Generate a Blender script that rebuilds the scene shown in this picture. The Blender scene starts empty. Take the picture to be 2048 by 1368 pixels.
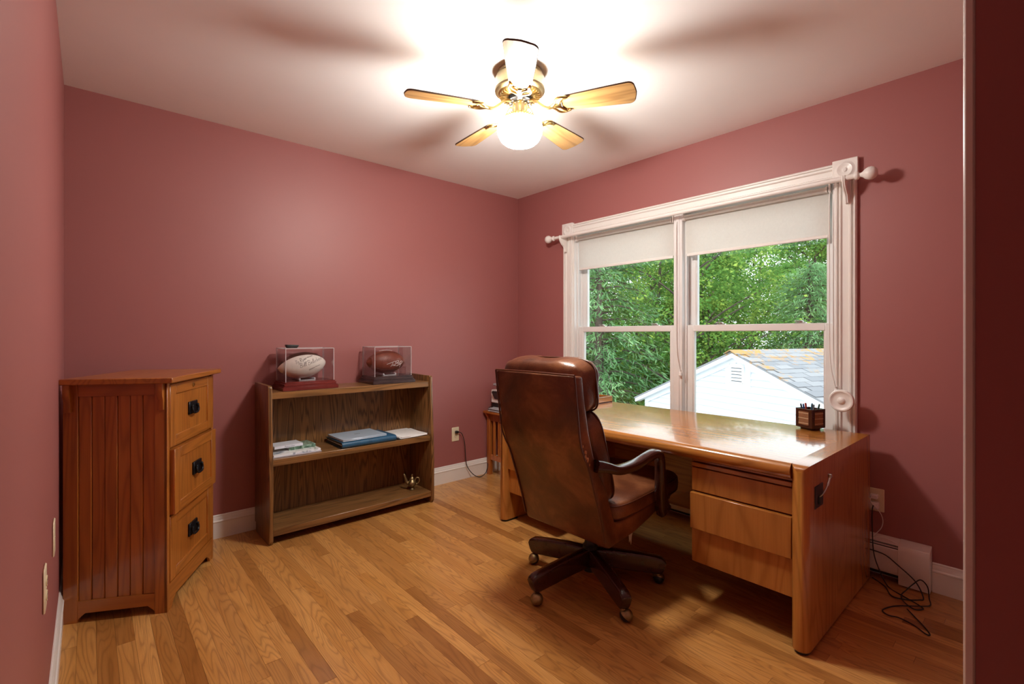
import bpy, bmesh, math, random
from mathutils import Vector, Matrix, noise as mnoise
random.seed(7)
SC = bpy.context.scene
COL = SC.collection
R = math.radians

# ------------------------------------------------------------------ camera
cd = bpy.data.cameras.new('camera')
cd.sensor_width = 36.0
cd.lens = 36.0 * 961.5 / 2048
cd.shift_y = -14.0 / 2048
cd.clip_start = 0.02
cd.clip_end = 300
cam = bpy.data.objects.new('camera', cd)
COL.objects.link(cam)
cam.location = (0, 0, 1.194)
cam.rotation_euler = (R(90), 0, R(48.6 - 90))
SC.camera = cam

# ------------------------------------------------------------------ sky and sun
world = bpy.data.worlds.new('world')
SC.world = world
world.use_nodes = True
wn = world.node_tree
wn.nodes.clear()
wo = wn.nodes.new('ShaderNodeOutputWorld')
wb = wn.nodes.new('ShaderNodeBackground')
wb.inputs['Color'].default_value = (0.86, 0.94, 1.0, 1)
wb.inputs['Strength'].default_value = 1.5
wn.links.new(wb.outputs[0], wo.inputs[0])
sd = bpy.data.lights.new('sun_offscreen', 'SUN')
sd.energy = 0.9
sd.angle = R(4)
sd.color = (1, 0.95, 0.85)
sun = bpy.data.objects.new('sun_offscreen', sd)
COL.objects.link(sun)
sun.rotation_euler = Vector((0.15, 0.85, -0.62)).to_track_quat('-Z', 'Y').to_euler()

# ------------------------------------------------------------------ exposure
SC.view_settings.view_transform = 'Standard'
SC.view_settings.look = 'None'
SC.view_settings.gamma = 1
SC.view_settings.exposure = 1.3
SC.view_settings.use_curve_mapping = False
SC.cycles.max_bounces = 10
SC.cycles.diffuse_bounces = 6
SC.cycles.glossy_bounces = 4
SC.cycles.transparent_max_bounces = 16
SC.cycles.caustics_reflective = False
SC.cycles.caustics_refractive = False
SC.cycles.sample_clamp_indirect = 10

GLOBE_STRENGTH = 84.0

# ------------------------------------------------------------------ materials
def srgb(r, g, b):
    f = lambda c: (c / 255 / 12.92) if c / 255 <= 0.04045 else ((c / 255 + 0.055) / 1.055) ** 2.4
    return (f(r), f(g), f(b), 1)

MATS = {}
def newmat(name):
    m = bpy.data.materials.new(name)
    m.use_nodes = True
    nt = m.node_tree
    nt.nodes.clear()
    out = nt.nodes.new('ShaderNodeOutputMaterial')
    MATS[name] = m
    return m, nt, out

def N(nt, typ, **kw):
    n = nt.nodes.new(typ)
    for k, v in kw.items():
        if k.startswith('i_'):
            key = k[2:].replace('_', ' ')
            n.inputs[key].default_value = v
        else:
            setattr(n, k, v)
    return n

def math_node(nt, op, a, b=None):
    n = nt.nodes.new('ShaderNodeMath')
    n.operation = op
    for i, v in enumerate((a, b)):
        if v is None:
            continue
        if hasattr(v, 'is_output'):
            nt.links.new(v, n.inputs[i])
        else:
            n.inputs[i].default_value = v
    return n.outputs[0]

def mixcol(nt, fac, a, b, blend='MIX'):
    n = nt.nodes.new('ShaderNodeMix')
    n.data_type = 'RGBA'
    n.blend_type = blend
    for sock, v in ((n.inputs[0], fac), (n.inputs[6], a), (n.inputs[7], b)):
        if hasattr(v, 'is_output'):
            nt.links.new(v, sock)
        else:
            sock.default_value = v
    return n.outputs[2]

def principled(nt, out, color, rough=0.5, metal=0.0, spec=0.5, coat=0.0, coat_rough=0.1):
    p = nt.nodes.new('ShaderNodeBsdfPrincipled')
    if hasattr(color, 'is_output'):
        nt.links.new(color, p.inputs['Base Color'])
    else:
        p.inputs['Base Color'].default_value = color
    if hasattr(rough, 'is_output'):
        nt.links.new(rough, p.inputs['Roughness'])
    else:
        p.inputs['Roughness'].default_value = rough
    p.inputs['Metallic'].default_value = metal
    p.inputs['Specular IOR Level'].default_value = spec
    p.inputs['Coat Weight'].default_value = coat
    p.inputs['Coat Roughness'].default_value = coat_rough
    nt.links.new(p.outputs[0], out.inputs[0])
    return p

def bump(nt, p, height, strength, dist=0.01):
    b = nt.nodes.new('ShaderNodeBump')
    b.inputs['Strength'].default_value = strength
    b.inputs['Distance'].default_value = dist
    nt.links.new(height, b.inputs['Height'])
    nt.links.new(b.outputs[0], p.inputs['Normal'])

def tex_noise(nt, vec, scale, detail=2.0, rough=0.5, dist=0.0):
    n = nt.nodes.new('ShaderNodeTexNoise')
    n.inputs['Scale'].default_value = scale
    n.inputs['Detail'].default_value = detail
    n.inputs['Roughness'].default_value = rough
    n.inputs['Distortion'].default_value = dist
    if vec is not None:
        nt.links.new(vec, n.inputs['Vector'])
    return n.outputs[0]

def ramp(nt, fac, stops):
    r = nt.nodes.new('ShaderNodeValToRGB')
    els = r.color_ramp.elements
    while len(els) < len(stops):
        els.new(0.5)
    for e, (p, c) in zip(els, stops):
        e.position = p
        e.color = c
    nt.links.new(fac, r.inputs[0])
    return r.outputs[0]

def objvec(nt, scale=(1, 1, 1), rand=0.0):
    tc = nt.nodes.new('ShaderNodeTexCoord')
    v = tc.outputs['Object']
    if rand:
        oi = nt.nodes.new('ShaderNodeObjectInfo')
        comb = nt.nodes.new('ShaderNodeCombineXYZ')
        for i, k in enumerate((1.0, 1.7, 2.3)):
            nt.links.new(math_node(nt, 'MULTIPLY', oi.outputs['Random'], rand * k), comb.inputs[i])
        va = nt.nodes.new('ShaderNodeVectorMath')
        va.operation = 'ADD'
        nt.links.new(v, va.inputs[0])
        nt.links.new(comb.outputs[0], va.inputs[1])
        v = va.outputs[0]
    mp = nt.nodes.new('ShaderNodeMapping')
    mp.inputs['Scale'].default_value = scale
    nt.links.new(v, mp.inputs['Vector'])
    return mp.outputs[0]

def plain(name, color, rough=0.5, metal=0.0, spec=0.5, vary=0.0, vscale=8.0, bmp=0.0, bscale=60.0, coat=0.0):
    m, nt, out = newmat(name)
    col = color
    if vary:
        v = objvec(nt)
        n = tex_noise(nt, v, vscale, 4.0, 0.6)
        dark = tuple(c * (1 - vary) for c in color[:3]) + (1,)
        lite = tuple(min(1, c * (1 + vary)) for c in color[:3]) + (1,)
        col = ramp(nt, n, [(0.3, dark), (0.7, lite)])
    p = principled(nt, out, col, rough, metal, spec, coat)
    if bmp:
        v = objvec(nt)
        bump(nt, p, tex_noise(nt, v, bscale, 4.0, 0.6), bmp, 0.002)
    return m

def wood(name, light, mid, dark, axis='x', rings=10.0, cross=5.0, along=0.5, rough=0.35, contrast=0.7,
         coat=0.15, rand=9.0, fibre=0.35, tones=None, line=0.75, spec=0.45, coat_rough=0.12):
    """Oak grain: contour lines of a noise stretched along the board, plus fine pores."""
    m, nt, out = newmat(name)
    def sc(c, a):
        return tuple(a if k == axis else c for k in 'xyz')
    v1 = objvec(nt, sc(cross, along), rand)
    n1 = tex_noise(nt, v1, 1.0, 1.6, 0.45, 0.25)
    ph = math_node(nt, 'MULTIPLY', n1, rings * 6.283)
    s = math_node(nt, 'SINE', ph)
    s = math_node(nt, 'MULTIPLY_ADD', s, 0.5)
    nt.nodes[-1].inputs[2].default_value = 0.5
    ringc = ramp(nt, s, [(0.0, (0, 0, 0, 1)), (line * 0.6, (0.18, 0.18, 0.18, 1)), (line, (0.45, 0.45, 0.45, 1)), (1.0, (1, 1, 1, 1))])
    v2 = objvec(nt, sc(cross * 45, along * 9), rand)
    n2 = tex_noise(nt, v2, 1.0, 3.0, 0.6)
    f2 = ramp(nt, n2, [(0.38, (0, 0, 0, 1)), (0.68, (1, 1, 1, 1))])
    v3 = objvec(nt, sc(cross * 0.8, along * 1.1), rand * 1.3)
    n3 = tex_noise(nt, v3, 1.0, 2.0)
    base = mixcol(nt, ramp(nt, n3, [(0.3, (0, 0, 0, 1)), (0.7, (1, 1, 1, 1))]), light, mid)
    if tones:
        oi = nt.nodes.new('ShaderNodeObjectInfo')
        tn = ramp(nt, oi.outputs['Random'], tones)
        base = mixcol(nt, 1.0, base, tn, 'MULTIPLY')
    fac = math_node(nt, 'MULTIPLY', ringc, contrast)
    c = mixcol(nt, fac, base, dark)
    c = mixcol(nt, math_node(nt, 'MULTIPLY', f2, fibre), c, mixcol(nt, 0.55, base, dark))
    p = principled(nt, out, c, rough, 0, spec, coat, coat_rough)
    bump(nt, p, n2, 0.12, 0.001)
    return m

def emit(name, color, strength):
    m, nt, out = newmat(name)
    e = N(nt, 'ShaderNodeEmission')
    e.inputs[0].default_value = color
    e.inputs[1].default_value = strength
    nt.links.new(e.outputs[0], out.inputs[0])
    return m

def clear(name, tint=(1, 1, 1, 1), refl=0.06, rough=0.0, ior=1.45):
    """Thin clear sheet: what is behind shows through, with a Fresnel reflection."""
    m, nt, out = newmat(name)
    t = N(nt, 'ShaderNodeBsdfTransparent')
    t.inputs[0].default_value = tint
    g = N(nt, 'ShaderNodeBsdfGlossy')
    g.inputs['Roughness'].default_value = rough
    fr = N(nt, 'ShaderNodeLayerWeight')
    fr.inputs[0].default_value = 0.18
    fac = math_node(nt, 'ADD', math_node(nt, 'MULTIPLY', fr.outputs['Fresnel'], 0.5), refl)
    fac = math_node(nt, 'MINIMUM', fac, 0.6)
    mx = N(nt, 'ShaderNodeMixShader')
    nt.links.new(fac, mx.inputs[0])
    nt.links.new(t.outputs[0], mx.inputs[1])
    nt.links.new(g.outputs[0], mx.inputs[2])
    nt.links.new(mx.outputs[0], out.inputs[0])
    return m

def translucent(name, color, trans=0.4, rough=0.8, vary=0.0, tones=None, vscale=3.0):
    m, nt, out = newmat(name)
    col = color
    if tones:
        v = objvec(nt, (1, 1, 1), 30)
        col = ramp(nt, tex_noise(nt, v, vscale, 3.0, 0.7), tones)
    elif vary:
        v = objvec(nt)
        nn = tex_noise(nt, v, vscale, 4.0, 0.6)
        col = ramp(nt, nn, [(0.3, tuple(c * (1 - vary) for c in color[:3]) + (1,)), (0.7, color)])
    d = N(nt, 'ShaderNodeBsdfDiffuse')
    t = N(nt, 'ShaderNodeBsdfTranslucent')
    mx = N(nt, 'ShaderNodeMixShader')
    mx.inputs[0].default_value = trans
    for s in (d, t):
        if hasattr(col, 'is_output'):
            nt.links.new(col, s.inputs[0])
        else:
            s.inputs[0].default_value = col
    nt.links.new(d.outputs[0], mx.inputs[1])
    nt.links.new(t.outputs[0], mx.inputs[2])
    nt.links.new(mx.outputs[0], out.inputs[0])
    return m

def wallpaint(name, color, rough=0.42):
    m, nt, out = newmat(name)
    v = objvec(nt)
    n = tex_noise(nt, v, 1.3, 3.0)
    c = ramp(nt, n, [(0.3, tuple(k * 0.96 for k in color[:3]) + (1,)), (0.7, color)])
    p = principled(nt, out, c, rough, 0, 0.55)
    bump(nt, p, tex_noise(nt, objvec(nt), 160.0, 3.0, 0.6), 0.06, 0.002)
    return m

M_WALL = wallpaint('red_wall_paint', srgb(160, 98, 95), 0.5)
M_CEIL = plain('ceiling_white', srgb(245, 246, 246), 0.85, vary=0.015, vscale=2, bmp=0.05, bscale=90)
M_TRIM = plain('white_gloss_trim', srgb(232, 230, 226), 0.3, vary=0.02, vscale=3)
M_JAMB = plain('vinyl_white', srgb(226, 225, 224), 0.35, vary=0.02)
M_GAP = plain('floor_gap_dark', srgb(70, 42, 22), 0.8, vary=0.2)
M_FLOOR = wood('oak_floor', srgb(216, 164, 98), srgb(200, 144, 76), srgb(112, 64, 26), 'y', rings=19, cross=13, along=1.3,
               rough=0.28, contrast=0.46, coat=0.3, rand=37, fibre=0.42, coat_rough=0.14, line=0.85,
               tones=[(0.0, (0.58, 0.48, 0.40, 1)), (0.2, (0.82, 0.76, 0.70, 1)), (0.4, (0.98, 0.95, 0.92, 1)), (0.75, (1.0, 0.97, 0.92, 1)), (1.0, (1.1, 1.1, 1.08, 1))])
M_DESK_X = wood('desk_oak_x', srgb(188, 126, 58), srgb(174, 110, 46), srgb(112, 62, 20), 'x', rings=6, cross=7, along=0.9, rough=0.22, contrast=0.5, coat=0.35)
M_DESK_Y = wood('desk_oak_y', srgb(188, 126, 58), srgb(174, 110, 46), srgb(110, 60, 20), 'y', rings=13, cross=6, along=0.6, rough=0.2, contrast=0.55, coat=0.5, coat_rough=0.06, line=0.82)
M_DESK_Z = wood('desk_oak_z', srgb(186, 124, 58), srgb(172, 108, 46), srgb(128, 74, 28), 'z', rings=14, cross=5, along=0.7, rough=0.26, contrast=0.42, coat=0.3, line=0.85)
M_DESK_DARK = M_DESK_Y
M_CAB_Z = wood('cabinet_oak_z', srgb(182, 114, 48), srgb(166, 98, 38), srgb(112, 60, 20), 'z', rings=12, cross=9, along=0.7, rough=0.3, contrast=0.45, coat=0.3)
M_CAB_X = wood('cabinet_oak_x', srgb(182, 114, 48), srgb(166, 98, 38), srgb(112, 60, 20), 'x', rings=12, cross=9, along=0.7, rough=0.3, contrast=0.45, coat=0.3)
M_CAB_F = M_CAB_Z
M_CAB_FY = wood('cabinet_oak_y', srgb(182, 114, 48), srgb(166, 98, 38), srgb(112, 60, 20), 'y', rings=12, cross=9, along=0.7, rough=0.3, contrast=0.45, coat=0.3)
M_CAB_TOP = M_CAB_FY
M_BK_Z = wood('bookcase_oak_z', srgb(150, 108, 64), srgb(132, 92, 52), srgb(64, 42, 22), 'z', rings=20, cross=11, along=0.9, rough=0.35, contrast=0.8, coat=0.2, line=0.7)
M_BK_SIDE = M_BK_Z
M_BK_X = wood('bookcase_oak_x', srgb(150, 108, 64), srgb(132, 92, 52), srgb(64, 42, 22), 'x', rings=10, cross=12, along=0.8, rough=0.32, contrast=0.6, coat=0.25)
M_TABLE = wood('side_table_oak', srgb(190, 116, 52), srgb(170, 98, 42), srgb(116, 58, 20), 'z', rings=5, cross=12, along=0.8, rough=0.3, contrast=0.45)
M_MAHOG = plain('dark_mahogany', srgb(58, 26, 20), 0.22, vary=0.25, vscale=9, coat=0.3)
M_CHERRY = plain('cherry_base', srgb(112, 44, 40), 0.25, vary=0.15, vscale=20, coat=0.3)
M_BLACKWOOD = plain('dark_walnut_base', srgb(58, 44, 46), 0.25, vary=0.2, vscale=20, coat=0.3)
M_BLACK = plain('black_plastic', srgb(26, 25, 26), 0.4, vary=0.1)
M_IRON = plain('black_iron', srgb(34, 35, 40), 0.35, metal=0.6, vary=0.2, vscale=40)
M_BRASS = plain('antique_brass', srgb(178, 150, 96), 0.28, metal=1.0, vary=0.12, vscale=30)
M_BRONZE = plain('brushed_bronze', srgb(150, 132, 98), 0.36, metal=1.0, vary=0.1, vscale=14)
M_GENIE = plain('aged_brass', srgb(156, 138, 100), 0.38, metal=0.9, vary=0.25, vscale=60)
M_STEEL = plain('nickel', srgb(190, 185, 178), 0.3, metal=1.0, vary=0.05)
M_CREAM = plain('ivory_plastic', srgb(226, 216, 184), 0.35, vary=0.03)
M_WHITEPL = plain('white_plastic', srgb(236, 235, 233), 0.35, vary=0.02)
M_HEATER = plain('heater_enamel', srgb(232, 229, 224), 0.32, vary=0.03, vscale=5)
M_CORDW = plain('white_cord', srgb(230, 228, 224), 0.5, vary=0.03)
M_PAPER = plain('white_paper', srgb(238, 236, 234), 0.75, vary=0.03, vscale=30)
M_BLUE = plain('blue_leather', srgb(38, 84, 116), 0.38, vary=0.15, vscale=40, bmp=0.15, bscale=220)
M_LAPTOP = plain('laptop_silver_blue', srgb(188, 206, 224), 0.3, metal=0.2, vary=0.03)
M_BALLW = plain('white_ball_leather', srgb(228, 222, 212), 0.5, vary=0.05, vscale=20, bmp=0.1, bscale=300)
M_BALLB = plain('brown_ball_leather', srgb(120, 62, 46), 0.42, vary=0.2, vscale=16, bmp=0.3, bscale=320)
M_BALLD = plain('dark_brown_panel', srgb(74, 46, 36), 0.5, vary=0.15, vscale=16, bmp=0.3, bscale=320)
M_INK = plain('black_ink', srgb(70, 66, 68), 0.6, vary=0.2)
M_INKW = plain('silver_ink', srgb(240, 238, 236), 0.5, vary=0.02)
M_GLASS = clear('window_glass', (0.97, 1, 0.985, 1), 0.03)
M_ACRYLIC = clear('clear_acrylic', (0.985, 0.98, 0.985, 1), 0.05)
M_ACRYEDGE = translucent('acrylic_edge', srgb(240, 238, 240), 0.5)
M_SHADE = translucent('linen_shade', srgb(238, 237, 233), 0.45, vary=0.04, vscale=90)
M_HEM = plain('shade_hem', srgb(234, 232, 228), 0.6, vary=0.04)
M_GLOBE = emit('lit_opal_glass', (1.0, 0.94, 0.86, 1), GLOBE_STRENGTH)
M_BLADE = wood('blade_oak', srgb(204, 164, 106), srgb(188, 144, 86), srgb(126, 86, 46), 'x', rings=5, cross=16, along=1.6, rough=0.4, contrast=0.5, coat=0.1)
M_BLADE_EDGE = plain('blade_edge_dark', srgb(70, 50, 34), 0.5, vary=0.1)
M_SIDING = plain('white_siding', srgb(208, 212, 222), 0.6, vary=0.03, vscale=3)
M_SIDTRIM = plain('white_siding_trim', srgb(222, 225, 231), 0.55, vary=0.02)
M_TRUNK = plain('tree_bark', srgb(84, 74, 66), 0.9, vary=0.35, vscale=6, bmp=0.6, bscale=20)
M_GROUND = plain('leaf_litter_ground', srgb(92, 92, 70), 0.95, vary=0.35, vscale=1.2)

def leather(name):
    m, nt, out = newmat(name)
    v = objvec(nt)
    n = tex_noise(nt, v, 5.0, 4.0, 0.62, 0.4)
    c = ramp(nt, n, [(0.28, srgb(62, 30, 18)), (0.5, srgb(102, 57, 33)), (0.72, srgb(148, 96, 60))])
    n2 = tex_noise(nt, v, 60.0, 3.0, 0.7)
    c = mixcol(nt, math_node(nt, 'MULTIPLY', n2, 0.3), c, srgb(74, 38, 22))
    p = principled(nt, out, c, 0.33, 0, 0.5, 0.12, 0.25)
    vo = nt.nodes.new('ShaderNodeTexVoronoi')
    vo.inputs['Scale'].default_value = 240
    nt.links.new(v, vo.inputs['Vector'])
    h = math_node(nt, 'ADD', vo.outputs[0], math_node(nt, 'MULTIPLY', tex_noise(nt, v, 26.0, 3.0, 0.6), 2.0))
    bump(nt, p, h, 0.16, 0.003)
    return m
M_LEATHER = leather('worn_brown_leather')
M_WELT = plain('leather_welt', srgb(84, 42, 24), 0.35, vary=0.2, vscale=30)
M_WORN = plain('worn_leather_patch', srgb(196, 140, 92), 0.6, vary=0.2, vscale=60)

def shingle_mat():
    m, nt, out = newmat('mossy_shingle')
    tc = nt.nodes.new('ShaderNodeTexCoord')
    oi = nt.nodes.new('ShaderNodeObjectInfo')
    grey = ramp(nt, oi.outputs['Random'], [(0.0, srgb(110, 110, 116)), (0.5, srgb(120, 120, 126)), (1.0, srgb(132, 131, 135))])
    geo = nt.nodes.new('ShaderNodeNewGeometry')
    n = tex_noise(nt, geo.outputs['Position'], 4.5, 5.0, 0.75)
    n2 = tex_noise(nt, geo.outputs['Position'], 0.9, 2.0)
    sep = nt.nodes.new('ShaderNodeSeparateXYZ')
    nt.links.new(geo.outputs['Position'], sep.inputs[0])
    up = math_node(nt, 'MULTIPLY', math_node(nt, 'SUBTRACT', sep.outputs[2], 0.55), 0.35)
    mossf = math_node(nt, 'ADD', math_node(nt, 'ADD', n, up), math_node(nt, 'MULTIPLY', math_node(nt, 'SUBTRACT', n2, 0.5), 0.4))
    mf = ramp(nt, mossf, [(0.60, (0, 0, 0, 1)), (0.70, (1, 1, 1, 1))])
    moss = ramp(nt, tex_noise(nt, geo.outputs['Position'], 9.0, 3.0), [(0.35, srgb(120, 106, 72)), (0.6, srgb(164, 122, 70))])
    c = mixcol(nt, mf, grey, moss)
    p = principled(nt, out, c, 0.9)
    bump(nt, p, tex_noise(nt, geo.outputs['Position'], 60.0, 3.0), 0.3, 0.01)
    return m
M_SHINGLE = shingle_mat()
def leafmat(name, stops, trans):
    return translucent(name, (0, 0, 0, 1), trans, tones=stops, vscale=1.1)
M_LEAF_A = leafmat('maple_leaves', [(0.30, srgb(62, 102, 54)), (0.5, srgb(96, 138, 66)), (0.70, srgb(176, 196, 96))], 0.45)
M_LEAF_B = leafmat('pine_needles', [(0.30, srgb(84, 122, 84)), (0.5, srgb(122, 164, 114)), (0.70, srgb(172, 204, 148))], 0.45)

# ------------------------------------------------------------------ mesh helpers
class MB:
    def __init__(self):
        self.v, self.f, self.mi = [], [], []
    def add(self, verts, faces, mi=0):
        o = len(self.v)
        self.v += [tuple(p) for p in verts]
        self.f += [tuple(i + o for i in f) for f in faces]
        self.mi += [mi] * len(faces)
        return self
    def box(self, x0, x1, y0, y1, z0, z1, bev=0.0, mi=0, seg=1, M=None):
        bm = bmesh.new()
        vs = [bm.verts.new(p) for p in ((x0, y0, z0), (x1, y0, z0), (x1, y1, z0), (x0, y1, z0), (x0, y0, z1), (x1, y0, z1), (x1, y1, z1), (x0, y1, z1))]
        for f in ((3, 2, 1, 0), (4, 5, 6, 7), (0, 1, 5, 4), (1, 2, 6, 5), (2, 3, 7, 6), (3, 0, 4, 7)):
            bm.faces.new([vs[i] for i in f])
        if bev:
            bmesh.ops.bevel(bm, geom=bm.edges[:], offset=bev, segments=seg, profile=0.5, affect='EDGES')
        bm.verts.index_update()
        pts = [v.co.copy() for v in bm.verts]
        if M is not None:
            pts = [M @ p for p in pts]
        self.add(pts, [[v.index for v in f.verts] for f in bm.faces], mi)
        bm.free()
        return self
    def prism(self, poly, axis, lo, hi, bev=0.0, mi=0, seg=2, M=None):
        """poly: 2-D outline; axis 'x' -> (y,z), 'y' -> (x,z), 'z' -> (x,y)."""
        def P(a, b, c):
            return {'x': (c, a, b), 'y': (a, c, b), 'z': (a, b, c)}[axis]
        bm = bmesh.new()
        A = [bm.verts.new(P(a, b, lo)) for a, b in poly]
        B = [bm.verts.new(P(a, b, hi)) for a, b in poly]
        n = len(poly)
        bm.faces.new(A)
        bm.faces.new(B[::-1])
        for i in range(n):
            bm.faces.new((A[i], B[i], B[(i + 1) % n], A[(i + 1) % n]))
        bmesh.ops.recalc_face_normals(bm, faces=bm.faces)
        if bev:
            caps = [e for e in bm.edges if all(v in A for v in e.verts) or all(v in B for v in e.verts)]
            sharp = [e for e in bm.edges if e not in caps and e.calc_face_angle(0) > 0.6]
            bmesh.ops.bevel(bm, geom=caps + sharp, offset=bev, segments=seg, profile=0.5, affect='EDGES')
        bm.verts.index_update()
        pts = [v.co.copy() for v in bm.verts]
        if M is not None:
            pts = [M @ p for p in pts]
        self.add(pts, [[v.index for v in f.verts] for f in bm.faces], mi)
        bm.free()
        return self
    def lathe(self, prof, c=(0, 0, 0), n=32, axis='z', mi=0, M=None):
        """prof: (radius, height) pairs, revolved about the axis through c."""
        vs, fs = [], []
        k = len(prof)
        for i in range(n):
            a = 2 * math.pi * i / n
            for r, h in prof:
                p = (r * math.cos(a), r * math.sin(a), h)
                if axis == 'x':
                    p = (h, r * math.cos(a), r * math.sin(a))
                elif axis == 'y':
                    p = (r * math.sin(a), h, r * math.cos(a))
                p = Vector(p)
                if M is not None:
                    p = M @ p
                vs.append(p + Vector(c))
        for i in range(n):
            j = (i + 1) % n
            for q in range(k - 1):
                fs.append((i * k + q, j * k + q, j * k + q + 1, i * k + q + 1))
        if prof[0][0] > 1e-6:
            fs.append(tuple(i * k for i in range(n))[::-1])
        if prof[-1][0] > 1e-6:
            fs.append(tuple(i * k + k - 1 for i in range(n)))
        return self.add(vs, fs, mi)
    def sweep(self, pts, sections, up=(0, 0, 1), closed=False, mi=0):
        """sections: one outline, or one per path point, of (side, up) pairs."""
        P = [Vector(p) for p in pts]
        n = len(P)
        if not isinstance(sections[0][0], (list, tuple)):
            sections = [sections] * n
        k = len(sections[0])
        vs, fs = [], []
        upv = Vector(up).normalized()
        prev = None
        for i in range(n):
            t = (P[(i + 1) % n] - P[i - 1]) if closed else (P[min(i + 1, n - 1)] - P[max(i - 1, 0)])
            t.normalize()
            ref = prev if prev is not None else upv
            s = t.cross(ref)
            if s.length < 1e-5:
                s = t.cross(Vector((1, 0.01, 0)))
            s.normalize()
            u = s.cross(t).normalized()
            prev = u
            for a, b in sections[i]:
                vs.append(P[i] + s * a + u * b)
        m = n if closed else n - 1
        for i in range(m):
            j = (i + 1) % n
            for q in range(k):
                r = (q + 1) % k
                fs.append((i * k + q, i * k + r, j * k + r, j * k + q))
        if not closed:
            fs.append(tuple(range(k))[::-1])
            fs.append(tuple((n - 1) * k + q for q in range(k)))
        return self.add(vs, fs, mi)
    def tube(self, pts, r, n=8, closed=False, mi=0, up=(0, 0, 1)):
        rs = r if isinstance(r, (list, tuple)) else [r] * len(pts)
        secs = [[(q * math.cos(2 * math.pi * k / n), q * math.sin(2 * math.pi * k / n)) for k in range(n)] for q in rs]
        return self.sweep(pts, secs, up, closed, mi)
    def pillow(self, c, s, e=0.35, nu=28, nv=16, M=None, wr=0.0, seed=0, mi=0):
        """Superellipsoid cushion with soft wrinkles."""
        def pw(x, k):
            return math.copysign(abs(x) ** k, x)
        vs, fs = [], []
        for i in range(nv + 1):
            ph = -math.pi / 2 + math.pi * i / nv
            for j in range(nu):
                th = 2 * math.pi * j / nu
                p = Vector((s[0] * pw(math.cos(ph), e) * pw(math.cos(th), e), s[1] * pw(math.cos(ph), e) * pw(math.sin(th), e), s[2] * pw(math.sin(ph), e)))
                if wr:
                    q = p * 9 + Vector((seed, seed * 2, 0))
                    p = p * (1 + wr * mnoise.noise(q) + 0.5 * wr * mnoise.noise(q * 2.7))
                if M is not None:
                    p = M @ p
                vs.append(p + Vector(c))
        for i in range(nv):
            for j in range(nu):
                k = (j + 1) % nu
                fs.append((i * nu + j, i * nu + k, (i + 1) * nu + k, (i + 1) * nu + j))
        return self.add(vs, fs, mi)
    def mesh(self, name, mats, smooth=True, angle=38):
        me = bpy.data.meshes.new(name)
        me.from_pydata(self.v, [], self.f)
        for m in (mats if isinstance(mats, (list, tuple)) else [mats]):
            me.materials.append(m)
        if any(self.mi):
            me.polygons.foreach_set('material_index', self.mi)
        me.update()
        if smooth:
            me.shade_smooth()
            me.set_sharp_from_angle(angle=R(angle))
        return me
    def build(self, name, mats, parent=None, smooth=True, angle=38, label=None):
        o = bpy.data.objects.new(name, self.mesh(name, mats, smooth, angle))
        COL.objects.link(o)
        if parent is not None:
            o.parent = parent
        if label:
            o['label'] = label
        return o

def tag(o, label=None, cat=None, group=None, kind=None):
    for k, v in (('label', label), ('category', cat), ('group', group), ('kind', kind)):
        if v:
            o[k] = v
    return o

def thing(name, label, cat, loc=(0, 0, 0), rz=0.0, group=None):
    o = bpy.data.objects.new(name, None)
    o.empty_display_size = 0.05
    COL.objects.link(o)
    o.location = loc
    o.rotation_euler = (0, 0, rz)
    return tag(o, label, cat, group)

def structure(name, loc=(0, 0, 0)):
    o = bpy.data.objects.new(name, None)
    COL.objects.link(o)
    o.location = loc
    o['kind'] = 'structure'
    return o

def curve_pts(pts, n=8, closed=False):
    P = [Vector(p) for p in pts]
    out = []
    m = len(P)
    for i in range(m if closed else m - 1):
        a, b, c, d = (P[(i - 1) % m] if closed or i > 0 else P[0]), P[i], P[(i + 1) % m], (P[(i + 2) % m] if closed or i + 2 < m else P[-1])
        for k in range(n):
            t = k / n
            out.append(0.5 * ((2 * b) + (c - a) * t + (2 * a - 5 * b + 4 * c - d) * t * t + (3 * b - a - 3 * c + d) * t ** 3))
    if not closed:
        out.append(P[-1])
    return out

def copy_tree(o, parent=None):
    c = o.copy()
    COL.objects.link(c)
    c.parent = parent
    for ch in list(o.children):
        copy_tree(ch, c)
    return c

# ------------------------------------------------------------------ the room
XL, XW, YA, YF, H = -0.09, 2.955, 3.269, 0.055, 2.44
def struct(name, mb, mat, **kw):
    o = mb.build(name, mat, **kw)
    o['kind'] = 'structure'
    return o

floor = struct('floor', MB().box(XL - 0.15, XW + 0.15, -1.3, YA + 0.12, -0.06, -0.009), M_GAP)
PW = 0.0571
rng = random.Random(11)
row = 0
x = XL
rest = MB()
while x < XW - 0.003:
    x1 = min(x + PW, XW)
    y = YA
    first = True
    while y > 0.0:
        L = rng.choice((0.42, 0.55, 0.68, 0.8, 0.95, 1.1, 1.25)) * rng.uniform(0.9, 1.1)
        if first:
            L *= rng.uniform(0.35, 1.0)
            first = False
        y0 = y - L
        if y0 < 0.25:
            y0 = -0.02
        b = MB()
        b.box(-(x1 - x) / 2 + 0.0003, (x1 - x) / 2 - 0.0003, -(y - y0) / 2 + 0.0004, (y - y0) / 2 - 0.0004, -0.012, rng.uniform(-0.0002, 0.0002))
        o = b.build('plank', M_FLOOR, floor, smooth=False)
        o.location = ((x + x1) / 2, (y + y0) / 2, 0)
        y = y0
    rest.box(x + 0.0004, x1 - 0.0004, -1.28, -0.0215, -0.012, 0)
    x = x1
    row += 1
ro = rest.build('hall_planks', M_FLOOR, floor, smooth=False)
ro['kind'] = 'stuff'

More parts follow.
